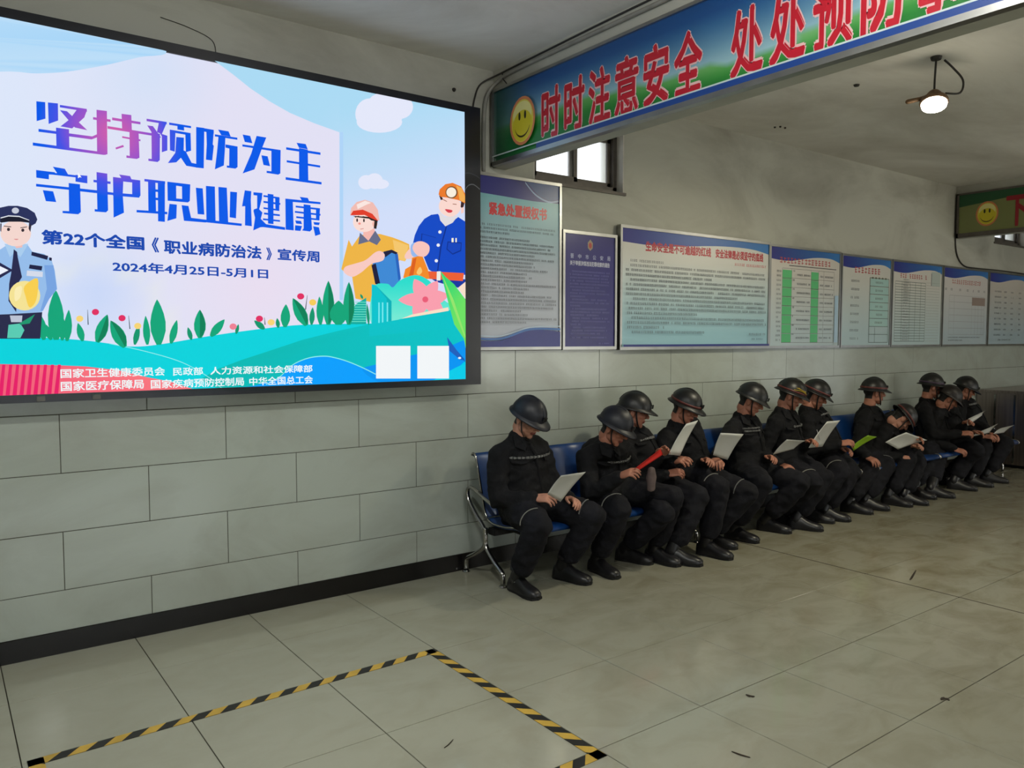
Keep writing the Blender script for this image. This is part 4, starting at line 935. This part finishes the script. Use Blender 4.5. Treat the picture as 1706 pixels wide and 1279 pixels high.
# ================================================================ PEOPLE
def remesh(mb, voxel, smooth=3, name='tmp'):
    me = mb.mesh(name); o = bpy.data.objects.new(name, me); COL.objects.link(o)
    m = o.modifiers.new('r', 'REMESH'); m.mode = 'VOXEL'; m.voxel_size = voxel; m.adaptivity = 0
    s = o.modifiers.new('s', 'SMOOTH'); s.factor = 0.5; s.iterations = smooth
    dg = bpy.context.evaluated_depsgraph_get(); ev = o.evaluated_get(dg); em = ev.to_mesh()
    V = np.empty(len(em.vertices)*3, 'f'); em.vertices.foreach_get('co', V); V = V.reshape(-1, 3).copy()
    F = [tuple(p.vertices) for p in em.polygons]
    Nn = np.empty(len(em.vertices)*3, 'f'); em.vertices.foreach_get('normal', Nn); Nn = Nn.reshape(-1, 3).copy()
    ev.to_mesh_clear(); bpy.data.objects.remove(o); bpy.data.meshes.remove(me)
    return V, F, Nn
def head_mesh():
    b = MB(); B = b.ball
    B((0, -.012, .025), (.077, .095, .086)); B((0, .022, -.03), (.064, .066, .078)); B((0, .03, -.078), (.05, .05, .034)); B((0, .06, -.1), (.024, .022, .018))
    b.tube([(0, .084, .012), (0, .096, -.008), (0, .106, -.026)], [.008, .0105, .0135], n=8, round_=True)
    for s in (-1, 1):
        B((s*.013, .094, -.031), (.009, .011, .008)); B((s*.030, .072, .026), (.028, .018, .010)); B((s*.040, .052, -.026), (.024, .026, .022))
        B((s*.031, .073, .003), (.014, .013, .009)); B((s*.079, -.008, -.012), (.009, .018, .032)); B((s*.083, -.016, -.006), (.008, .010, .024))
        B((s*.045, .02, -.065), (.018, .035, .025))
    B((0, .082, -.058), (.024, .013, .006)); B((0, .080, -.069), (.021, .013, .007)); B((0, .074, -.05), (.03, .014, .014))
    b.tube([(0, -.02, -.04), (0, -.028, -.085)], [(.054, .062), (.052, .056)], side=(1, 0, 0), n=14, round_=True)
    V, F, N = remesh(b, 0.0052, 2)
    mi = []
    for f in F:
        c = V[list(f)].mean(0); x, y, z = c; ax = abs(x)
        m = 0
        hl = 0.052 + (0.0 if y > 0.03 else -0.05*min(1, (0.03-y)/0.06))
        if z > hl and not (ax > .072 and z < .02): m = 1
        if y < -.035 and z > -.065 and ax < .079: m = 1
        if y > .055 and .021 < z < .031 and .012 < ax < .05: m = 2
        if y > .07 and -.073 < z < -.055 and ax < .024: m = 3
        if y > .07 and -.002 < z < .006 and .018 < ax < .044: m = 4
        mi.append(m)
    return V, F, mi
HEAD = head_mesh()
def hand_mesh():
    b = MB()
    b.tube([(0, -.02, 0), (0, .005, 0), (-.002, .04, -.002), (-.002, .078, -.004)], [(.026, .02), (.03, .019), (.040, .016), (.041, .013)], side=(1, 0, 0), n=14, round_=True)
    for x, L_, a0 in ((.030, .070, 24), (.010, .077, 30), (-.011, .072, 36), (-.031, .056, 42)):
        p = Vector((x, .078, -.004)); a = math.radians(a0); pts = [p-Vector((0, .02, 0))]; pts.append(p)
        for sl, ba in ((.46, 0), (.31, 32), (.23, 26)):
            a += math.radians(ba); p = p+Vector((-x*0.06*sl, math.cos(a), -math.sin(a)))*L_*sl; pts.append(p)
        b.tube(pts, [.0085, .0088, .0082, .0075, .006], n=10, round_=True)
    b.tube([(.026, .012, -.008), (.044, .038, -.018), (.050, .064, -.030), (.042, .088, -.040)], [.014, .0115, .0098, .0075], n=10, round_=True)
    return remesh(b, 0.0036, 1)[:2]
HAND = hand_mesh()
def boot_mesh(shaft=0.30, lean=Vector((0, 0, 1))):
    b = MB(); rows = [(-.078, .020, .045, .012), (-.072, .033, .085, .004), (-.04, .039, .105, 0), (0, .040, .115, 0), (.04, .040, .108, 0), (.08, .046, .082, 0), (.12, .051, .070, 0), (.155, .050, .063, .001), (.185, .040, .053, .004), (.203, .022, .036, .010)]
    n_ = 14; vs = []
    for y, w_, h_, z0 in rows:
        for k in range(n_):
            a = math.pi*2*k/n_; cx = math.cos(a); sz = math.sin(a)
            X = w_*math.copysign(abs(cx)**0.75, cx); Z = (z0+.018)+(h_-z0-.018)*sz if sz > 0 else (z0+.018)+.018*math.copysign(abs(sz)**0.5, sz)
            vs.append((X, y, max(Z, z0)))
    N_ = len(rows); fs = [(i*n_+k, i*n_+(k+1) % n_, (i+1)*n_+(k+1) % n_, (i+1)*n_+k) for i in range(N_-1) for k in range(n_)]
    fs += [tuple(range(n_-1, -1, -1)), tuple((N_-1)*n_+k for k in range(n_))]
    b.add(vs, fs)
    top = Vector((0, -.012, .09)); d = lean.normalized()
    b.tube([top-Vector((0, 0, .05)), top, top+d*.06, top+d*(shaft*0.5), top+d*(shaft-.095), top+d*(shaft-.08)], [(.037, .045), (.040, .048), (.043, .050), (.055, .058), (.064, .066), (.067, .069)], side=(1, 0, 0), n=14)
    return b
def sole_mesh():
    b = MB(); out = [(.0, -.082), (.030, -.074), (.040, -.04), (.040, .03), (.047, .08), (.054, .12), (.052, .16), (.040, .192), (.0, .208)]
    pts = out+[(-x, y) for x, y in out[-2:0:-1]]
    n_ = len(pts); b.add([(x, y, 0.0) for x, y in pts]+[(x, y, .014) for x, y in pts], [tuple(range(n_-1, -1, -1)), tuple(range(n_, 2*n_))]+[(k, (k+1) % n_, n_+(k+1) % n_, n_+k) for k in range(n_)])
    return b
def helmet(root, Rm, hp, m, band, peak=0.048, brim=0.02, sticker=None, lampclip=True):
    def tp(p): return hp+Rm@Vector(p)
    rx, ry, rz = .108, .126, .118; zb = .028; n_ = 28; b = MB(); vs = []; rows = 9
    for i in range(rows+1):
        ph = math.pi/2*i/rows
        for k in range(n_):
            t = 2*math.pi*k/n_; e = 1
            ridge = 1+0.035*max(0, math.cos(t-math.pi/2)**12+math.cos(t+math.pi/2)**12)*(math.sin(ph) if ph > 0.2 else 0)
            vs.append(tp((rx*math.cos(ph)*math.cos(t), -.006+ry*math.cos(ph)*math.sin(t)*1, zb+rz*math.sin(ph)*ridge)))
    fs = [(i*n_+k, i*n_+(k+1) % n_, (i+1)*n_+(k+1) % n_, (i+1)*n_+k) for i in range(rows) for k in range(n_)]
    b.add(vs, fs)
    # brim: wider at the front
    prof = []
    for (ex, dz) in ((0, .004), (.5, -.004), (1, -.012), (1.02, -.017), (.9, -.017), (.4, -.010), (-.04, -.004)):
        for k in range(n_):
            t = 2*math.pi*k/n_; fr = max(0, math.sin(t))**3; w_ = brim+(peak-brim)*fr
            prof.append(tp(((rx+w_*ex)*math.cos(t), -.006+(ry+w_*ex)*math.sin(t), zb+dz*(1+fr*0.7))))
    fs = [(i*n_+k, (i+1)*n_+k, (i+1)*n_+(k+1) % n_, i*n_+(k+1) % n_) for i in range(6) for k in range(n_)]
    b.add(prof, fs)
    ho = b.build('helmet', m, root, True)
    # crown ridge
    rp = [tp((0, -.006+ry*1.005*math.cos(a), zb+rz*1.015*math.sin(a))) for a in [math.radians(18+144*i/14) for i in range(15)]]
    MB().tube(rp, [(.012, .004)]*15, side=Rm@Vector((1, 0, 0)), n=6, round_=True).build('crown_ridge', m, ho, True)
    if band:
        b2 = MB(); k2 = 32
        for z_, e in ((0.010, 1.004), (0.010, 1.02), (0.026, 1.012), (0.026, 0.99)):
            b2.v += [tuple(tp((rx*e*math.cos(2*math.pi*k/k2), -.006+ry*e*math.sin(2*math.pi*k/k2), zb+z_))) for k in range(k2)]
        for i in range(3):
            for k in range(k2): b2.f.append((i*k2+k, (i+1)*k2+k, (i+1)*k2+(k+1) % k2, i*k2+(k+1) % k2)); b2.mi.append(0)
        tag(b2.build('helmet_band', band, ho, True), 'narrow coloured band round the helmet')
    if lampclip:
        MB().box(-.016, .016, .118, .130, .045, .075, bev=.003).build('lamp_bracket', M['strap'], ho).data.transform(Matrix.Translation(hp) @ Rm.to_4x4())
    if sticker:
        b3 = MB()
        for j, dz in enumerate((0, .014, .026)):
            pts = [tp((rx*1.03*math.cos(t)*(1-.0*j), -.006+ry*1.03*math.sin(t), zb+.028+dz+.01*math.sin(3*t+j))) for t in [sticker+(-.55+1.1*i/8)*(1-.2*j) for i in range(9)]]
            b3.tube(pts, [(.003, .006*(1-abs(i-4)/5)+.001) for i in range(9)], side=Rm@Vector((0, 0, 1)), n=5)
        tag(b3.build('sticker', M['yellow'], ho), 'frayed yellow sticker')
    for s in (-1, 1):
        MB().tube(spline([tp((s*.092, .015, .035)), tp((s*.084, .022, -.02)), tp((s*.068, .042, -.078)), tp((s*.03, .062, -.118)), tp((0, .066, -.124))], 4), [(.006, .002)]*17, side=Rm@Vector((0, 1, 0)), n=6).build('chin_strap', M['strap'], ho)
    return ho
def ik(a, c, l1, l2, pole):
    d = c-a; D = d.length
    if D > (l1+l2)*0.995: c = a+d*((l1+l2)*0.995/D); d = c-a; D = d.length
    x = (l1*l1-l2*l2+D*D)/(2*D); h = math.sqrt(max(0, l1*l1-x*x)); u = d/D
    p = pole-u*pole.dot(u); p.normalize()
    return a+u*x+p*h, c
def strip(root, name, c, axis, rx_, ry_, side, a0, a1, label=None, m='reflect', w_=.011):
    """reflective tape following a limb"""
    axis = axis.normalized(); s = (side-axis*side.dot(axis)).normalized(); r = axis.cross(s); n_ = 12; vs = []
    for k in range(n_+1):
        t = a0+(a1-a0)*k/n_; d = s*rx_*math.cos(t)+r*ry_*math.sin(t)
        vs += [c+d-axis*w_, c+d+axis*w_, c+d*0.96+axis*w_, c+d*0.96-axis*w_]
    fs = [(4*k+j, 4*k+4+j, 4*k+4+(j+1) % 4, 4*k+(j+1) % 4) for k in range(n_) for j in range(4)]+[(3, 2, 1, 0), (4*n_, 4*n_+1, 4*n_+2, 4*n_+3)]
    o = MB().add(vs, fs).build(name, M[m], root)
    if label: tag(o, label)
    return o
UPV = Vector((0, 0, 1))
def person(label, sx, head, yaw, pitch, toes, hands, footdir=(0, 0), hm='helm', band='band', skin='skin', peak=.048, brim=.02, sticker=None, sy_=-.40, roll=0, shaft=(.30, .30), knee_tape=True, chest=None, headyaw=None, wide=1.0, collar=True, spread=(0, 0), seed=0, chest_marks=None):
    y_ = math.radians(yaw); F = Vector((math.sin(y_), -math.cos(y_), 0)); Lf = Vector((math.cos(y_), math.sin(y_), 0))
    root = tag(empty('person', (sx, sy_, 0)), label, 'person', 'miners seated along the wall')
    hy = math.radians(headyaw if headyaw is not None else yaw); HF = Vector((math.sin(hy), -math.cos(hy), 0)); HR = -Vector((math.cos(hy), math.sin(hy), 0))
    pc, ps = math.cos(math.radians(pitch)), math.sin(math.radians(pitch))
    fy = HF*pc-UPV*ps; fz = UPV*pc+HF*ps
    Rm = Matrix(((HR.x, fy.x, fz.x), (HR.y, fy.y, fz.y), (HR.z, fy.z, fz.z)))
    # keep right-handed: x = y cross z
    fx = fy.cross(fz); Rm = Matrix(((fx.x, fy.x, fz.x), (fx.y, fy.y, fz.y), (fx.z, fy.z, fz.z)))
    if roll: Rm = Matrix.Rotation(math.radians(roll), 3, fy) @ Rm
    hc = W(head[0], head[1], head[2]) if len(head) == 3 else Vector(head[:3])
    hp = hc-Rm@Vector((0, -.006, .065))
    P = Vector((sx, sy_, .49))
    nb = (hp+Rm@Vector((0, -.040, -.165)))*0.5+(hp-UPV*.172-F*.045)*0.5
    # torso
    b = MB()
    up_t = (nb-P).normalized()
    c1 = P+UPV*.26-F*.06+(nb-P)*0.12
    curve = [((1-t)**2)*P+2*t*(1-t)*c1+t*t*nb for t in [i/8 for i in range(9)]]
    rad = [(.210, .160), (.205, .162), (.192, .155), (.188, .150), (.194, .148), (.205, .142), (.208, .132), (.165, .108), (.086, .078)]
    rad = [(a*wide, c*wide) for a, c in rad]
    b.tube([P-UPV*.055]+curve, [(.200, .150)]+rad, side=Lf, n=20, round_=True)
    tdir = (curve[7]-curve[5]).normalized()
    sh = {}; el = {}; wr = {}; kn = {}; an = {}; hi = {}; segs = []
    for i, s in enumerate((-1, 1)):     # -1 = his right hand side, +1 = his left
        S_ = nb-tdir*.088+Lf*s*.176*wide; sh[s] = S_
        h = hands[i]
        if h is None: tgt = P+F*.36+Lf*s*.13+UPV*.14
        elif len(h) == 3 and h[0] > 30: tgt = W(*h)
        else: tgt = Vector(h[:3])
        q, c = ik(S_, tgt, .285, .255, Vector((0, 0, -1))+Lf*s*.45-F*.15); el[s] = q; wr[s] = c
        b.tube([nb-tdir*.05+Lf*s*.05, nb-tdir*.058+Lf*s*.11, S_, S_+(q-S_)*.35, S_+(q-S_)*.8], [.062, .068, .080, .074, .066], n=14, round_=True)
        b.tube([S_+(q-S_)*.7, q, q+(c-q)*.5, c-(c-q).normalized()*.012], [.066, .065, .058, .047], n=14, round_=True)
        b.tube([c-(c-q).normalized()*.03, c], [.049, .048], n=14)
    for i, s in enumerate((-1, 1)):
        t = toes[i]; toe = FL(*t) if len(t) == 2 and t[0] > 30 else Vector((t[0], t[1], 0))
        toe.z = 0; fa = y_+math.radians(footdir[i]); fd = Vector((math.sin(fa), -math.cos(fa), 0))
        A_ = toe-fd*.20; Hh = P+Lf*s*.095+UPV*.0; hi[s] = Hh
        pole = F*1.0+UPV*.9+Lf*s*(.25+spread[i])
        K, c = ik(Hh, A_+UPV*.10, .425, .41, pole); kn[s] = K; an[s] = (c, fd, A_)
        b.tube([Hh, Hh+(K-Hh)*.35, Hh+(K-Hh)*.75, K], [(.132, .116), (.126, .110), (.108, .098), (.089, .087)], side=Lf, n=16, round_=True)
        b.tube([K-(K-Hh).normalized()*.02, K+(c-K)*.12, K+(c-K)*.45, K+(c-K)*.78], [(.083, .084), (.085, .086), (.083, .085), (.077, .079)], side=Lf, n=16, round_=True)
        segs.append((Hh+(K-Hh)*.25, K)); segs.append((K, c))
    if collar: nk = hp+Rm@Vector((0, -.028, -.075)); b.tube([nb-tdir*.03, nb, nb+(nk-nb)*.42], [(.088, .082), (.078, .076), (.071, .070)], side=Lf, n=16)
    V, Fc, N = remesh(b, 0.0125, 7)
    # cloth folds: ridged noise along the normals
    off = seed*7.3
    for i in range(len(V)):
        v = V[i]; p = Vector((v[0]*9+off, v[1]*9, v[2]*13)); q = noise.noise(p)
        q2 = noise.noise(p*2.3)
        d = (0.5-abs(q))*0.020-0.008+q2*0.005
        V[i] = v+N[i]*d
    Vc = V
    cen = np.array([Vc[list(f)].mean(0) for f in Fc])
    mi = np.zeros(len(Fc), int)
    for a, c in segs:
        a = np.array(a); c = np.array(c); ab = c-a; t = np.clip(((cen-a)@ab)/(ab@ab), 0, 1); d = np.linalg.norm(cen-(a+t[:, None]*ab), axis=1)
        mi[(d < .112) & (t > 0.0) & (cen[:, 2] < P.z+.13)] = 1
    vs = V.tolist(); fs = list(Fc); ml = mi.tolist()
    # neck, then head
    tb = MB(); nk = hp+Rm@Vector((0, -.022, -.055)); tb.tube([nb-tdir*.02, (nb+nk)/2, nk], [(.060, .060), (.055, .057), (.053, .058)], side=HR, n=16)
    k = len(vs); vs += tb.v; fs += [tuple(k+i for i in f) for f in tb.f]; ml += [2]*len(tb.f)
    hv, hf, hmi = HEAD; k = len(vs); R4 = np.array(Rm); vs += (hv@R4.T+np.array(hp)).tolist(); fs += [tuple(k+i for i in f) for f in hf]
    ml += [{0: 2, 1: 3, 2: 4, 3: 5, 4: 6}[m] for m in hmi]
    for i, s in enumerate((-1, 1)):
        h = hands[i]; q, c = el[s], wr[s]; fd = (c-q).normalized()
        aim = (F*0.55+fd+Vector((0, 0, .12)))
        if h is not None and len(h) > 3: aim = Vector(h[3])+fd*.4
        yv = aim.normalized(); zv = (UPV*.9+F*.3+Lf*s*.45); zv = (zv-yv*zv.dot(yv)).normalized(); xv = yv.cross(zv)
        hv, hf = HAND; hv = hv.copy()
        # thumb on the inner side
        inner = -Lf*s
        if xv.dot(inner) < 0: hv[:, 0] *= -1; hf = [f[::-1] for f in hf]
        Rh = np.array(((xv.x, yv.x, zv.x), (xv.y, yv.y, zv.y), (xv.z, yv.z, zv.z)))
        k = len(vs); vs += (hv@Rh.T+np.array(c-yv*.005)).tolist(); fs += [tuple(k+i for i in f) for f in hf]; ml += [2]*len(hf)
    me = bpy.data.meshes.new('body'); me.from_pydata(vs, [], fs); me.polygons.foreach_set('material_index', ml); me.update()
    link('body', me, [M['jacket'], M['trouser'], M[skin], M['hair'], M['brow'], M['lip'], M['eye']], root, True)
    # shirt collar flaps and front placket
    if collar:
        cb = MB()
        for s in (-1, 1):
            a = nb+F*.075+UPV*.0+Lf*s*.004
            cb.add([a, nb+F*.03+Lf*s*.082+UPV*.035, nb+F*.06+Lf*s*.090-UPV*.03, nb+F*.105+Lf*s*.045-UPV*.055,
                    a-F*.01, nb+F*.02+Lf*s*.080+UPV*.035, nb+F*.05+Lf*s*.086-UPV*.032, nb+F*.095+Lf*s*.043-UPV*.058],
                   [(0, 1, 2, 3), (7, 6, 5, 4), (0, 4, 5, 1), (1, 5, 6, 2), (2, 6, 7, 3), (3, 7, 4, 0)])
        cb.build('collar', M['jacket'], root)
    helmet(root, Rm, hp, M[hm], M[band] if band else None, peak, brim, sticker)
    for i, s in enumerate((-1, 1)):
        c, fd, A_ = an[s]; K = kn[s]
        lean = K-(A_+UPV*.09); ang = math.atan2(-fd.x, fd.y); Rz = Matrix.Rotation(ang, 4, 'Z')
        ll = Rz.inverted().to_3x3()@lean
        bm_ = boot_mesh(shaft[i], ll).mesh('boot'); Mx = Matrix.Translation((A_.x, A_.y, .001))@Rz; bm_.transform(Mx)
        bo = link('boot', bm_, M['rubber'], root, True)
        sm = sole_mesh().mesh('sole'); sm.transform(Mx); link('sole', sm, M['sole'], bo)
        if knee_tape and (seed*2+i) in (2, 3, 4, 8, 9, 12, 14, 16, 17):
            strip(root, 'knee_tape', K-(K-hi[s])*.12, K-hi[s], .103, .096, Lf, math.radians(random.uniform(70, 95)), math.radians(random.uniform(150, 190)), 'worn pale piping across the knee', 'faded' if i else 'reflect', .0035)
    # placket with zip, chest pocket flaps and hem button
    ax = (curve[6]-curve[3]).normalized(); fr_ = (F-ax*F.dot(ax)).normalized()
    def surf(t, ang, o=0.0):
        i = min(int(t*8), 7); u = t*8-i; c_ = curve[i]*(1-u)+curve[i+1]*u; ra = rad[i][0]*(1-u)+rad[i+1][0]*u; rb = rad[i][1]*(1-u)+rad[i+1][1]*u
        a = math.radians(ang); return c_+Lf*math.sin(a)*(ra+o)+fr_*math.cos(a)*(rb+o)
    MB().tube([surf(t/12, 2, .002) for t in range(2, 12)], [(.014, .007)]*10, side=Lf, n=6, round_=True).build('placket', M['jacket'], root)
    for sg in (-1, 1):
        q = [surf(.66, sg*20, .008), surf(.66, sg*52, .008), surf(.60, sg*50, .011), surf(.585, sg*35, .012), surf(.60, sg*21, .011)]
        vs3 = q+[p-fr_*.012 for p in q]
        MB().add(vs3, [(0, 1, 2, 3, 4), (9, 8, 7, 6, 5)]+[(k, 5+k, 5+(k+1) % 5, (k+1) % 5) for k in range(5)]).build('pocket_flap', M['jacket'], root)
    if chest_marks:
        c5 = curve[5]; ax = (curve[6]-curve[4]).normalized(); fr_ = (F-ax*F.dot(ax)).normalized()
        for (t0, t1, dz, ww) in chest_marks:
            n_ = 16; rs = .205*wide; rf = .146*wide; o_ = MB(); vs2 = []; nseg = 14
            for k in range(nseg):
                a = math.radians(t0+(t1-t0)*(k+.5)/nseg); da = math.radians(abs(t1-t0)/nseg*.36)
                q = []
                w1, w2 = ww*random.uniform(.35, .95), ww*random.uniform(.3, .9)
                for aa, hh in ((a-da, -w1), (a+da*.8, -w2), (a+da, w2), (a-da*.7, w1)):
                    p = c5+Lf*math.sin(aa)*rs*1.03+fr_*math.cos(aa)*rf*1.05+ax*(dz+hh); q.append(p)
                nn_ = fr_*.004
                vs2 = [p+nn_ for p in q]+[p-nn_ for p in q]
                o_.add(vs2, [(0, 1, 2, 3), (7, 6, 5, 4), (0, 4, 5, 1), (1, 5, 6, 2), (2, 6, 7, 3), (3, 7, 4, 0)])
            tag(o_.build('chest_marking', M['faded'], root), 'worn pale strip of marks across the chest')
    return root, nb, wr
PEO = [
 dict(label='man nearest the screen in navy helmet, looking down at a white sheet', sx=3.13, head=(885, 681, -.50), yaw=6, pitch=27, toes=((896, 1000), (984, 974)), footdir=(-6, 12), hands=((893, 829, -.66), (950, 830, -.68)), hm='helm_blue', band=None, peak=.05, brim=.014, shaft=(.16, .16), chest_marks=[(-55, 55, .03, .010)], headyaw=14, wide=1.06, seed=1, skin='skin_pale'),
 dict(label='man in dark helmet leaning forward holding the red sheet', sx=3.86, head=(1030, 697, -.60), yaw=2, pitch=27, toes=((1029, 965), (1133, 944)), footdir=(-4, 10), hands=((1034, 792, -.80), (1098, 757, -.62)), hm='helm_blue', band=None, peak=.05, brim=.014, headyaw=24, shaft=(.16, .22), chest_marks=[(-30, 50, .03, .010)], seed=2),
 dict(label='man turned in profile behind the red sheet holder, black peaked helmet', sx=4.28, head=(1059, 670, -.36), yaw=22, pitch=12, toes=((4.02, -.70), (1170, 943)), footdir=(0, 8), hands=((4.2, -.66, .62), (1128, 768, -.62)), band=None, peak=.055, brim=.012, headyaw=42, chest_marks=[(-40, 50, .02, .012)], seed=3, skin='skin'),
 dict(label='man in brimmed helmet with red band, white sheet before his chin', sx=4.80, head=(1146, 665, -.46), yaw=6, pitch=22, toes=((1220, 933), (1228, 915)), footdir=(6, 16), hands=((1126, 768, -.68), (1176, 768, -.66)), headyaw=22, seed=4, spread=(0, .2)),
 dict(label='man in olive-black helmet looking down right, white print on chest', sx=5.50, head=(1256, 654, -.47), yaw=10, pitch=24, toes=((1264, 905), (1318, 889)), footdir=(4, 10), hands=((1190, 767, -.62), (1280, 762, -.62)), band=None, peak=.045, brim=.012, headyaw=34, chest_marks=[(-55, 0, .05, .008), (-50, 0, .025, .009)], seed=5, skin='skin'),
 dict(label='man in helmet with frayed yellow sticker writing on a sheet', sx=6.06, head=(1321, 646, -.48), yaw=16, pitch=20, toes=((1340, 880), (1371, 885)), footdir=(4, 10), hands=((1300, 774, -.62), (1347, 737, -.66)), headyaw=36, sticker=math.radians(35), band='band', seed=6, chest_marks=[(-30, 45, .02, .012)]),
 dict(label='man beside the yellow-stickered helmet, red-banded helmet, green sheet in hand', sx=6.68, head=(1363, 647, -.38), yaw=20, pitch=24, toes=((1390, 872), (1417, 869)), footdir=(2, 8), hands=((6.42, -.66, .66), (1404, 748, -.62)), headyaw=38, seed=7, chest_marks=[(-40, 20, .07, .012)]),
 dict(label='man in upright profile with red-banded helmet left of the bent man', sx=7.50, head=(1456, 642, -.40), yaw=18, pitch=4, toes=((1454, 857), (1482, 851)), footdir=(0, 6), hands=((1446, 762, -.60), (7.6, -.72, .62)), headyaw=52, band='band', seed=8),
 dict(label='man bent far forward over his knees reading an open white sheet', sx=7.98, head=(1512, 690, -.66), yaw=12, pitch=56, toes=((1520, 845), (1547, 842)), footdir=(0, 10), hands=((1499, 760, -.66), (1523, 745, -.74)), headyaw=48, sy_=-.38, seed=9, skin='skin_pale', spread=(.1, .2)),
 dict(label='man in upright profile with purple-banded helmet, between bent and leaning men', sx=8.72, head=(1553, 634, -.38), yaw=16, pitch=8, toes=((1560, 832), (1591, 830)), footdir=(0, 8), hands=((8.6, -.72, .60), (8.85, -.74, .60)), headyaw=46, band='band_purple', seed=10),
 dict(label='man in brown helmet leaning forward, reading beside the last man', sx=9.14, head=(1586, 655, -.56), yaw=12, pitch=34, toes=((8.86, -.70), (1628, 818)), footdir=(0, 8), hands=((1590, 748, -.68), (1608, 706, -.72)), headyaw=40, hm='helm_brown', band=None, peak=.045, brim=.012, seed=11),
 dict(label='last man of the row in glossy black helmet nearest the steel counter', sx=9.70, head=(1612, 639, -.38), yaw=14, pitch=22, toes=((1655, 812), (1680, 805)), footdir=(6, 12), hands=((1638, 726, -.66), (1655, 726, -.70)), headyaw=40, band=None, peak=.05, brim=.014, seed=12, chest_marks=[(-50, 40, .05, .016)]),
]
for d in PEO: person(**d)

# ================================================================ SHEETS OF PAPER
def sheet(label, corners, m='paper', bend=0.012, name='paper_sheet'):
    """corners: (px,py,depth y) measured; a curved thin leaf with thickness"""
    c = [W(*q) for q in corners]; n_ = 8; vs = []; N_ = (c[1]-c[0]).cross(c[3]-c[0]).normalized()
    for lay in (0, 1):
        for i in range(n_+1):
            for j in range(n_+1):
                u, v = i/n_, j/n_; p = c[0]*(1-u)*(1-v)+c[1]*u*(1-v)+c[2]*u*v+c[3]*(1-u)*v
                vs.append(p+N_*(bend*math.sin(math.pi*u)*math.sin(math.pi*(.2+.6*v))+lay*.0008))
    m1 = (n_+1)**2; fs = []
    for i in range(n_):
        for j in range(n_):
            a = i*(n_+1)+j; fs += [(a, a+1, a+n_+2, a+n_+1), (m1+a, m1+a+n_+1, m1+a+n_+2, m1+a+1)]
    for j in range(n_):
        fs += [(j, m1+j, m1+j+1, j+1), (n_*(n_+1)+j, n_*(n_+1)+j+1, m1+n_*(n_+1)+j+1, m1+n_*(n_+1)+j)]
        a, c2 = j*(n_+1), (j+1)*(n_+1); fs += [(a, c2, m1+c2, m1+a), (a+n_, m1+a+n_, m1+c2+n_, c2+n_)]
    return tag(MB().add(vs, fs).build(name, M[m], smooth=True), label, 'paper', 'sheets being read by the miners')
sheet('white sheet held low by the man nearest the screen', [(912, 823, -.76), (935, 792, -.86), (976, 786, -.84), (934, 836, -.74)])
sheet('red sheet seen almost edge-on held by the second man', [(1056, 789, -.84), (1057, 781, -.90), (1101, 747, -.74), (1105, 757, -.70)], 'paper_red')
sheet('white sheet held upright just below the red-banded helmet', [(1114, 757, -.74), (1143, 706, -.80), (1163, 700, -.78), (1133, 759, -.72)])
sheet('broad white sheet left of the man with white chest print', [(1188, 758, -.70), (1200.5, 721, -.80), (1239, 723, -.78), (1212, 766, -.68)])
sheet('white sheet at the hand of the man with white chest print', [(1288, 757, -.70), (1311, 732, -.80), (1342, 734, -.78), (1322, 748, -.70)])
sheet('tall white sheet being written on beside the yellow-stickered helmet', [(1347, 746, -.70), (1378, 702, -.80), (1400, 700, -.78), (1370, 744, -.68)])
sheet('lime green sheet held out by the seventh man', [(1419, 744, -.70), (1446, 725, -.76), (1461, 727.5, -.74), (1422, 751, -.68)], 'paper_green')
sheet('open white sheet under the face of the bent man', [(1475, 736.5, -.76), (1510, 720, -.82), (1545, 733, -.80), (1496, 748.5, -.74)])
sheet('curled white sheet in the hands of the brown-helmeted man', [(1612, 709, -.76), (1614, 697, -.80), (1644, 683, -.78), (1636, 692, -.74)], bend=.02)
sheet('left white leaf on the knees of the last man', [(1617, 727.5, -.76), (1641, 716, -.80), (1663, 705.5, -.78), (1648, 721, -.74)])
sheet('right white leaf pointing at the steel counter', [(1655, 723, -.74), (1668, 713, -.78), (1690, 708, -.78), (1672, 721, -.72)])
# pen of the writing man
tag(MB().tube([W(1361, 716, -.74), W(1366, 732, -.73)], [.003, .004], n=6, round_=True).build('pen', M['white']), 'slim pale pen in the writing man\'s hand', 'pen')
# cloth glove hanging at the red sheet
g = MB(); p = W(1085, 795, -.78)
g.tube([p+Vector((0, 0, .05)), p, p-UPV*.05, p-UPV*.08], [(.03, .022), (.042, .03), (.034, .022), (.036, .018)], n=12, round_=True)
tag(g.build('work_glove', M['glove'], smooth=True), 'grey-brown cloth glove hanging below the red sheet', 'glove')

bpy.data.objects.remove(_fo)
